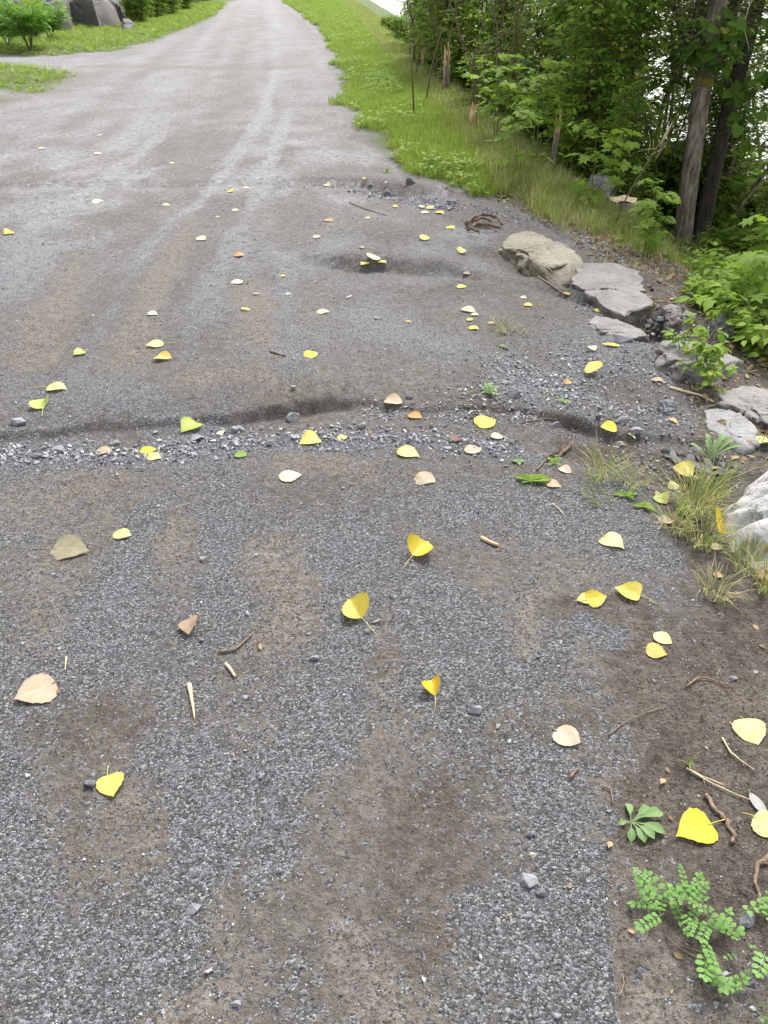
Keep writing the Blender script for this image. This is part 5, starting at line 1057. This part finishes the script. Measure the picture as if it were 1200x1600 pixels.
# thin grey pale dead branches among the stems
for k in range(9):
    a, b_ = rv(640, 790), rv(120, 190); p = at(a, b_ - 10); b = MB(); lx = rv(-.5, .2); hh = rv(.7, 1.7); b.tube([Vector((0, -.2, -.1)), Vector((lx * .4, -.25, hh * .5)), Vector((lx, -.3, hh))], [.012, .009, .004], 5)
    o = b.build('dead_branch', M['twig']); o.location = p; tag(o, 'thin pale dead branch slanting through the dark stems', 'branch', 'dead branches in front of the thicket')
# ------------------------------------------------------------------ top left: sumac and shrubs
random.seed(17)
def sumac(seed, h, nst, nfr, L):
    random.seed(seed); mb = MB(); fo = Foliage()
    for i in range(nst):
        a = i * 2.1; e = Vector((math.cos(a) * h * .5, math.sin(a) * h * .3, h * rv(.6, 1))); mb.tube([(0, 0, -.1), e * .5 + Vector((0, 0, .1)), e], [.02, .016, .01], 6)
        for j in range(nfr):
            t = .35 + .65 * j / nfr; an = j * 2.4; fo.leaf('frond', e * t, Vector((math.cos(an), math.sin(an), rv(-.15, .5))), Vector((0, 0, 1)), L * rv(.7, 1.1), rv(.2, .9))
    return mb.mesh('stem', M['stem']), fo.mesh('foliage', M['sumac'])
SU = sumac(4, 1.35, 9, 13, .62)
for a, b_, s, lb in ((48, 78, 1.0, 'bright sumac with feathery fronds in front of the boulders at the top left'), (14, 72, .8, 'smaller sumac at the left edge beside the bright sumac'), (80, 62, .75, 'sumac shoot in front of the slanting boulder')):
    plant('sumac', lb, 'shrub', SU, at(a, b_), rv(0, 6), s * .85)
for a, b_, s, k in ((215, 38, .85, 2), (240, 30, .85, 2), (266, 24, .9, 2), (290, 18, .9, 2), (196, 28, 1.0, 0), (150, 18, 1.1, 0), (90, 22, 1.2, 0), (20, 26, 1.1, 0), (-40, 40, 1.1, 1), (300, 8, .9, 2), (318, 5, .9, 2), (236, 12, 1.4, 0), (270, 8, 1.4, 1)):
    plant('verge_shrub', 'rounded green shrub behind the boulders on the left verge', 'shrub', SH[k], at(a, b_), rv(0, 6), (s * 1.5, s * 1.3, s * .8), 'shrubs behind the boulders on the left')
for a, b_, s in ((604, 52, .4), (616, 60, .5), (628, 72, .6)):
    plant('verge_bush', 'small bush at the far end of the right verge against the bright water', 'shrub', LOW[0], at(a, b_), rv(0, 6), s * 1.3, 'small bushes at the far end of the right verge')

# ------------------------------------------------------------------ grass, clover and litter that nobody could count
def tuft(seed, nb, h, wd, spread, mat, dry=.08, lean=.7):
    random.seed(seed); b = MB()
    for i in range(nb):
        a = rv(0, 6.28); r_ = spread * random.random() ** .5; x0, y0 = math.cos(a) * r_, math.sin(a) * r_; a2 = a + rv(-.9, .9); L = h * rv(.5, 1.1); o = lean * L * rv(.2, 1)
        dx, dy = math.cos(a2), math.sin(a2); px_, py_ = -dy * wd / 2, dx * wd / 2
        pts = [(x0 + dx * o * t * t, y0 + dy * o * t * t, L * t * (1 - .25 * t * lean)) for t in (0, .4, .75, 1)]
        tn = 1 if random.random() < dry else rv(.1, .9)
        v = []
        for k, p in enumerate(pts[:3]):
            w_ = (1, .9, .6)[k]; v += [(p[0] - px_ * w_, p[1] - py_ * w_, p[2]), (p[0] + px_ * w_, p[1] + py_ * w_, p[2])]
        v.append(pts[3]); b.add(v, [(0, 1, 3, 2), (2, 3, 5, 4), (4, 5, 6)], tn)
    return b.mesh('grass_tuft', mat)
def herb(seed, nl, h, size, kind, mat):
    random.seed(seed); fo = Foliage()
    for i in range(nl):
        a = rv(0, 6.28); r_ = h * .8 * random.random() ** .5; fo.leaf(kind, (math.cos(a) * r_, math.sin(a) * r_, h * rv(.25, 1)), (math.cos(a + rv(-1, 1)), math.sin(a + rv(-1, 1)), rv(-.2, .3)), (rv(-.4, .4), rv(-.4, .4), 1), size * rv(.6, 1.1), rv(.1, .9))
    return fo.mesh('herb', mat)
TF = [tuft(600 + k, 20, .085, .0035, .05, M['lawn'], .05) for k in range(4)] + [tuft(610 + k, 16, .11, .004, .05, M['grass'], .25) for k in range(2)]
CL = [herb(620 + k, 14, .06, .022, 'trefoil', M['lawn']) for k in range(3)] + [herb(630 + k, 10, .09, .05, 'ovate', M['bright']) for k in range(2)]
y = 5.6 + 75 * rng.random(300000) ** 2.0; EX = np.interp(y, np.array([p[1] for p in EDGE[2:]][-16:]), np.array([p[0] for p in EDGE[2:]][-16:])); x = EX + rng.uniform(-.6, 4.2, len(y))
ed, bd = edge_d(x, y), bank_d(x, y)
edge_n = ed + .34 * fbm(x * 3, y * 1.5, oct=3, seed=77)
dens = sm(.02, .22, edge_n) * (1 - sm(.35, 1.3, bd) * .93) * (x < .55 * y + 2); patch = .5 + .5 * fbm(x * 1.6, y * 1.6, oct=3, seed=78)
pr = dens * np.clip(.35 + patch, 0, 1) * .6 * np.where(y < 7.5, sm(5.6, 7.6, y), 1)
k = rng.random(len(x)) < pr; x, y, patch, bd = x[k], y[k], patch[k], bd[k]
if len(x) > 30000: s_ = rng.permutation(len(x))[:30000]; x, y, patch, bd = x[s_], y[s_], patch[s_], bd[s_]
print('verge grass', len(x)); vid = np.where(patch + rng.normal(0, .12, len(x)) > .74, rng.integers(6, 11, len(x)), np.where(bd + .3 * patch > -.2, rng.integers(4, 6, len(x)), rng.integers(0, 4, len(x))))
scatter('verge_grass', np.stack([x, y, H(x, y)], 1), np.stack([x * 0, x * 0, rng.uniform(0, 6.28, len(x))], 1), rng.uniform(.55, 1.25, len(x)) * (1 + y / 40), TF + CL, vid)
x = rng.uniform(-26, -1, 160000); y = rng.uniform(8, 62, 160000); ld = ledge_d(x, y) + .25 * fbm(x * 2, y * 2, oct=3, seed=79)
bare_ = np.exp(-((x - BARE[0][0]) ** 2 / 4 + (y - BARE[0][1]) ** 2 / .2)); k = (rng.random(len(x)) < .55 * sm(0, -.35, ld) * (1 - 1.1 * bare_)) & (x > -.62 * y - 2); x, y = x[k], y[k]
if len(x) > 26000: s_ = rng.permutation(len(x))[:26000]; x, y = x[s_], y[s_]
print('left grass', len(x)); scatter('left_verge_grass', np.stack([x, y, H(x, y)], 1), np.stack([x * 0, x * 0, rng.uniform(0, 6.28, len(x))], 1), rng.uniform(.6, 1.2, len(x)) * (1 + y / 40), TF[:4] + CL[:2])
# dry litter: straw, bits of dead leaf along the bank edge
b = MB(); b.tube([(0, 0, 0), (.03, .006, .004), (.07, 0, .002)], [.0014, .0014, .001], 4); straw = b.mesh('straw', M['straw'])
bits = [straw, straw, straw]; 
for k in range(4):
    fo = Foliage(); random.seed(700 + k); fo.leaf('ovate', (0, 0, 0), (1, rv(-.2, .2), .1), (.1, rv(-.5, .5), 1), .05, rv(.1, .9)); bits.append(fo.mesh('dead_leaf_bit', M['dry']))
x = rng.uniform(0, 5, 170000); y = rng.uniform(2.2, 14, 170000); bd = bank_d(x, y); k = rng.random(len(x)) < .55 * np.exp(-((bd - .12) / .55) ** 2) * (edge_d(x, y) > .03) * np.where(y < 5, .35, 1)
x, y = x[k], y[k]; print('litter', len(x)); scatter('leaf_litter', np.stack([x, y, H(x, y) + .006], 1), rng.uniform(-3.14, 3.14, (len(x), 3)) * [.15, .25, 1], rng.uniform(.3, 1.0, len(x)), bits)
x, y = view_points(.6, 3.4, 60); k = (edge_d(x, y) > -.02); x, y = x[k], y[k]; x2, y2 = view_points(.6, 6, 5); x, y = np.r_[x, x2], np.r_[y, y2]
scatter('fine_debris', np.stack([x, y, H(x, y) + .004], 1), rng.uniform(-3.14, 3.14, (len(x), 3)) * [.1, .1, 1], rng.uniform(.12, .5, len(x)), bits)

# ------------------------------------------------------------------ small plants one can tell apart on the near ground
def grass_clump(label, px, py, wpx, hpx, nb, dry=.2, seed=0, mat='grass', lean=1.15):
    p = at(px, py); k = ppm(p.x, p.y, p.z); me = tuft(seed, nb, hpx / k, .0026, wpx / k / 2, M[mat], dry, lean); o = link(bpy.data.objects.new('grass_tuft', me)); o.location = p; o.scale = (1, 1.2, 1); return tag(o, label, 'grass tuft')
GT = [('sparse wispy grass tuft on the gravel beside the cream leaves', 786, 516, 40, 22, 60, .5), ('loose grass at the near edge of the washed-out hole', 940, 742, 60, 52, 80, .3), ('grass tuft left of the folded lime leaf', 985, 758, 40, 50, 50, .35),
 ('thick bright grass clump left of the white boulder', 1085, 800, 60, 78, 150, .3), ('bright grass at the top of the white boulder', 1112, 778, 30, 75, 80, .15), ('grass beneath the golden leaf against the white boulder', 1095, 850, 60, 60, 110, .4),
 ('grass clump right below the white boulder', 1165, 890, 60, 70, 90, .3), ('dry wispy grass below the white boulder', 1115, 925, 50, 55, 60, .7), ('grass at the right edge below the orange brown leaf', 1195, 925, 30, 70, 50, .3), ('low grass at the tip of the fine gravel', 1050, 830, 36, 45, 60, .5),
 ('short matted grass below the creeping weed', 930, 782, 44, 20, 50, .3), ('green blade tuft beside the broad leaved weed', 1185, 700, 12, 40, 10, .1), ('tiny wispy plant on the slope left of the yellow tilted leaf', 858, 622, 30, 14, 18, .3), ('yellowish grass on the stony slope', 818, 520, 26, 15, 20, .6)]
for k, (lb, a, b_, w_, h_, nb, dr) in enumerate(GT): grass_clump(lb, a, b_, w_, h_, nb, dr, 800 + k)
p = at(1072, 1202); me = tuft(830, 9, .055, .0025, .004, M['grass'], 0, 1.3); o = link(bpy.data.objects.new('grass_tuft', me)); o.location = p; tag(o, 'tiny tuft of narrow grass blades on the bare soil', 'grass tuft')
def blade_leaf(L, wd, mat, profile, arch, up, seed=0, rows=9):
    random.seed(seed); V = []
    for i in range(rows):
        t = i / (rows - 1); w_ = wd * np.interp(t, *profile) / 2 * (1 + rv(-.08, .08)); z_ = up * math.sin(min(t * 1.4, 1.57)) * L - arch * L * t * t
        for v in (-1, -.5, 0, .5, 1): V.append((L * t * (1 - .2 * up), v * w_, z_ + abs(v) * w_ * .35))
    b = MB(); b.add(V, [(i * 5 + j, i * 5 + j + 1, (i + 1) * 5 + j + 1, (i + 1) * 5 + j) for i in range(rows - 1) for j in range(4)], [rv(.3, .6)] * len(V)); return b.mesh('leaf', mat)
SPAT = ([0, .35, .5, .75, .92, 1], [.1, .13, .6, 1, .75, .1]); DAND = ([0, .12, .3, .34, .5, .56, .8, .92, 1], [.12, .14, .4, .28, .75, .6, 1, .7, .05]); OVAL = ([0, .1, .4, .7, 1], [.1, .6, 1, .7, .05])
def rosette(name, label, px, py, specs, mat, prof, cat='weed', up=.35, arch=.25, wr=.36):
    p = at(px, py); k = ppm(p.x, p.y, p.z); o = empty(name, p + Vector((0, 0, .004)))
    for i, (deg, Lpx) in enumerate(specs):
        L = Lpx / k * 1.1; c = link(bpy.data.objects.new('leaf', blade_leaf(L, L * wr, M[mat], prof, arch, up * rv(.6, 1.2), i + px)), o); c.rotation_euler = (rv(-.15, .15), 0, ground_dir(px, py, deg))
    return tag(o, label, cat)
random.seed(4)
rosette('rosette_weed', 'rosette of oval grey green leaves at the gravel edge, left of the large yellow leaf', 985, 1288, [(100, 34), (175, 30), (195, 24), (35, 42), (10, 52), (340, 50), (320, 42), (300, 40), (270, 34), (25, 34)], 'weed', SPAT)
rosette('broad_leaved_weed', 'weed with long upright leaves behind the membrane, left of the white boulder', 1108, 722, [(100, 42), (130, 38), (70, 44), (40, 46), (20, 44), (350, 46), (160, 40), (120, 30)], 'weed', DAND, up=.75, arch=.15, wr=.22)
rosette('creeping_weed', 'low creeping green weed on the gravel with a tan leaf at its tip', 828, 752, [(170, 24), (150, 18), (10, 26), (340, 20), (30, 20), (355, 32), (200, 16), (300, 12)], 'bright', OVAL, up=.15, arch=.1, wr=.6)
rosette('small_weed', 'tiny green weed just above the creeping weed', 810, 726, [(20, 12), (160, 12), (80, 10), (300, 8)], 'weed', OVAL, up=.2, wr=.7)
rosette('small_weed', 'small feathery green tuft by the beige leaf right of the middle', 866, 728, [(30, 18), (150, 18), (90, 14), (60, 16), (120, 16), (330, 14), (200, 14)], 'bright', DAND, up=.4, wr=.4)
rosette('feathery_weed', 'spiky green weed growing out of the gravel above the rut', 764, 618, [(100, 22), (150, 22), (60, 20), (20, 24), (340, 22), (310, 20), (200, 20), (120, 24), (85, 26)], 'weed', OVAL, up=.5, wr=.25)
rosette('small_weed', 'small leafy weed at the edge of the gravel below the loose grass', 1003, 797, [(170, 16), (30, 20), (340, 22), (90, 14), (0, 18)], 'bright', OVAL, up=.25, wr=.55)
rosette('small_weed', 'low leafy weed among the grass left of the folded lime leaf', 978, 778, [(170, 20), (10, 20), (60, 14), (330, 16)], 'bright', OVAL, up=.25, wr=.6)
rosette('small_weed', 'two round green leaves in the grass at the left foot of the white boulder', 1062, 806, [(20, 26), (350, 22), (120, 14)], 'bright', OVAL, up=.4, wr=.8)
rosette('small_weed', 'tiny green sprout on the stony slope beyond the tufts', 785, 545, [(60, 10), (150, 10), (350, 9)], 'weed', OVAL, up=.3, wr=.6)
rosette('small_weed', 'tiny green sprout below the tilted yellow leaf', 878, 630, [(0, 16), (180, 14), (330, 12), (90, 10)], 'weed', OVAL, up=.3, wr=.4)
rosette('small_weed', 'small weed at the edge of the path beyond the stone pile', 604, 270, [(80, 9), (120, 9), (40, 9), (0, 8), (180, 8)], 'bright', OVAL, up=.8, wr=.6)
rosette('small_weed', 'round leaved weed at the right edge below the white boulder', 1190, 880, [(150, 24), (60, 20), (200, 20)], 'bright', OVAL, up=.5, wr=.8)
# seedlings in front of the low pale rock
for k, (a, b_, s, lb) in enumerate(((1066, 560, .34, 'reddish stemmed seedling at the left end of the low pale rock'), (1085, 592, .36, 'leafy seedling in front of the low pale rock'), (1098, 605, .3, 'small seedling at the foot of the low pale rock'), (1112, 622, .28, 'seedling beside the long straw stalk'))):
    plant('seedling', lb, 'seedling', woody(90 + k, .5, .35, 3, 14, 5, .11, 'ovate', M['bright'], M['twig'], r=.006, low=.3, droop=.1), at(a, b_), k, s * 1.25)
# silverweed: pinnate leaves of rounded leaflets, each leaf its own part
def silver_leaf(L, n_, seed):
    random.seed(seed); b = MB(); b.tube([(0, 0, 0), (L * .5, 0, .004), (L, 0, .003)], [.0007, .0006, .0005], 4, .6)
    for i in range(n_):
        t = .26 + .68 * i / (n_ - 1); l = L * (.15 + .06 * math.sin(math.pi * min(t, .9))) * rv(.8, 1.15)
        for s in (1, -1):
            a = s * rv(.9, 1.25); c, si = math.cos(a), math.sin(a); V = [(L * t, 0, .006)]
            for u, w_ in ((.12, .1), (.4, .3), (.72, .38), (.93, .24), (1.06, 0), (.93, -.24), (.72, -.38), (.4, -.3), (.12, -.1)): V.append((L * t + (u * c - w_ * si) * l, (u * si + w_ * c) * l, .004 + abs(w_) * l * .25 - u * l * .15))
            b.add(V, [tuple(range(10))], rv(.2, .85))
    V = [(L, 0, .004)]; l = L * .16
    for u, w_ in ((.2, .25), (.6, .4), (1, .25), (1.1, 0), (1, -.25), (.6, -.4), (.2, -.25)): V.append((L + u * l, w_ * l, .004 + abs(w_) * l * .3))
    b.add(V, [tuple(range(8))], .6); return b.mesh('leaf', M['silver'], smooth=False)
SL = [silver_leaf(.08, 4, 5), silver_leaf(.06, 3, 6), silver_leaf(.09, 5, 7)]
def silverweed(label, px, py, specs, h=.02):
    o = empty('silverweed', at(px, py)); c0 = at(px, py)
    for i, (a, b_, deg, k, s) in enumerate(specs):
        p = at(a, b_); c = link(bpy.data.objects.new('leaf', SL[k]), o); c.location = p - c0 + Vector((0, 0, rv(.006, .006 + h))); c.scale = (s * rv(.8, 1.2),) * 3; c.rotation_euler = (rv(-.4, .4), rv(-.45, .05), ground_dir(a, b_, deg))
    return tag(o, label, 'weed')
random.seed(31)
silverweed('dense silverweed clump at the lower right, the largest patch', 1055, 1430, [(rv(1015, 1085), rv(1400, 1460), rv(0, 360), random.choice((0, 1, 2)), rv(.5, .8)) for _ in range(30)], .04)
silverweed('bluish green silverweed sprig at the left of the largest patch', 1002, 1424, [(1002, 1426, 200, 1, .4), (1002, 1426, 120, 1, .4), (1004, 1424, 330, 1, .45), (1006, 1418, 60, 1, .4)])
silverweed('silverweed leaf curving down beside the largest patch, right of it', 1100, 1470, [(1092, 1440, 320, 2, .75), (1112, 1478, 60, 0, .7), (1104, 1448, 250, 2, .85), (1096, 1500, 265, 0, .8), (1118, 1450, 300, 0, .7)])
silverweed('silverweed leaf of round leaflets hanging towards the bottom at the lower right', 1098, 1525, [(1092, 1476, 285, 2, .9), (1090, 1498, 300, 0, .8), (1106, 1508, 270, 1, .8)])
silverweed('row of round silverweed leaflets near the bottom right corner', 1130, 1552, [(1104, 1553, 5, 2, .75), (1160, 1548, 200, 1, .8), (1140, 1550, 30, 1, .6), (1108, 1550, 340, 1, .6)])
silverweed('silverweed leaves at the right edge among dry runners', 1180, 1470, [(1150, 1440, 20, 0, .7), (1185, 1450, 80, 1, .8), (1165, 1480, 300, 1, .7), (1190, 1500, 250, 0, .8), (1150, 1500, 200, 1, .6), (1200, 1470, 120, 0, .7)])
silverweed('silverweed leaf cut by the bottom right corner', 1190, 1592, [(1176, 1585, 340, 0, .9), (1190, 1600, 20, 0, .9), (1180, 1595, 300, 1, .8)])

for o in SC.objects:
    if 'label' in o and not 4 <= len(o['label'].split()) <= 16: print('LABEL', len(o['label'].split()), o['label'])
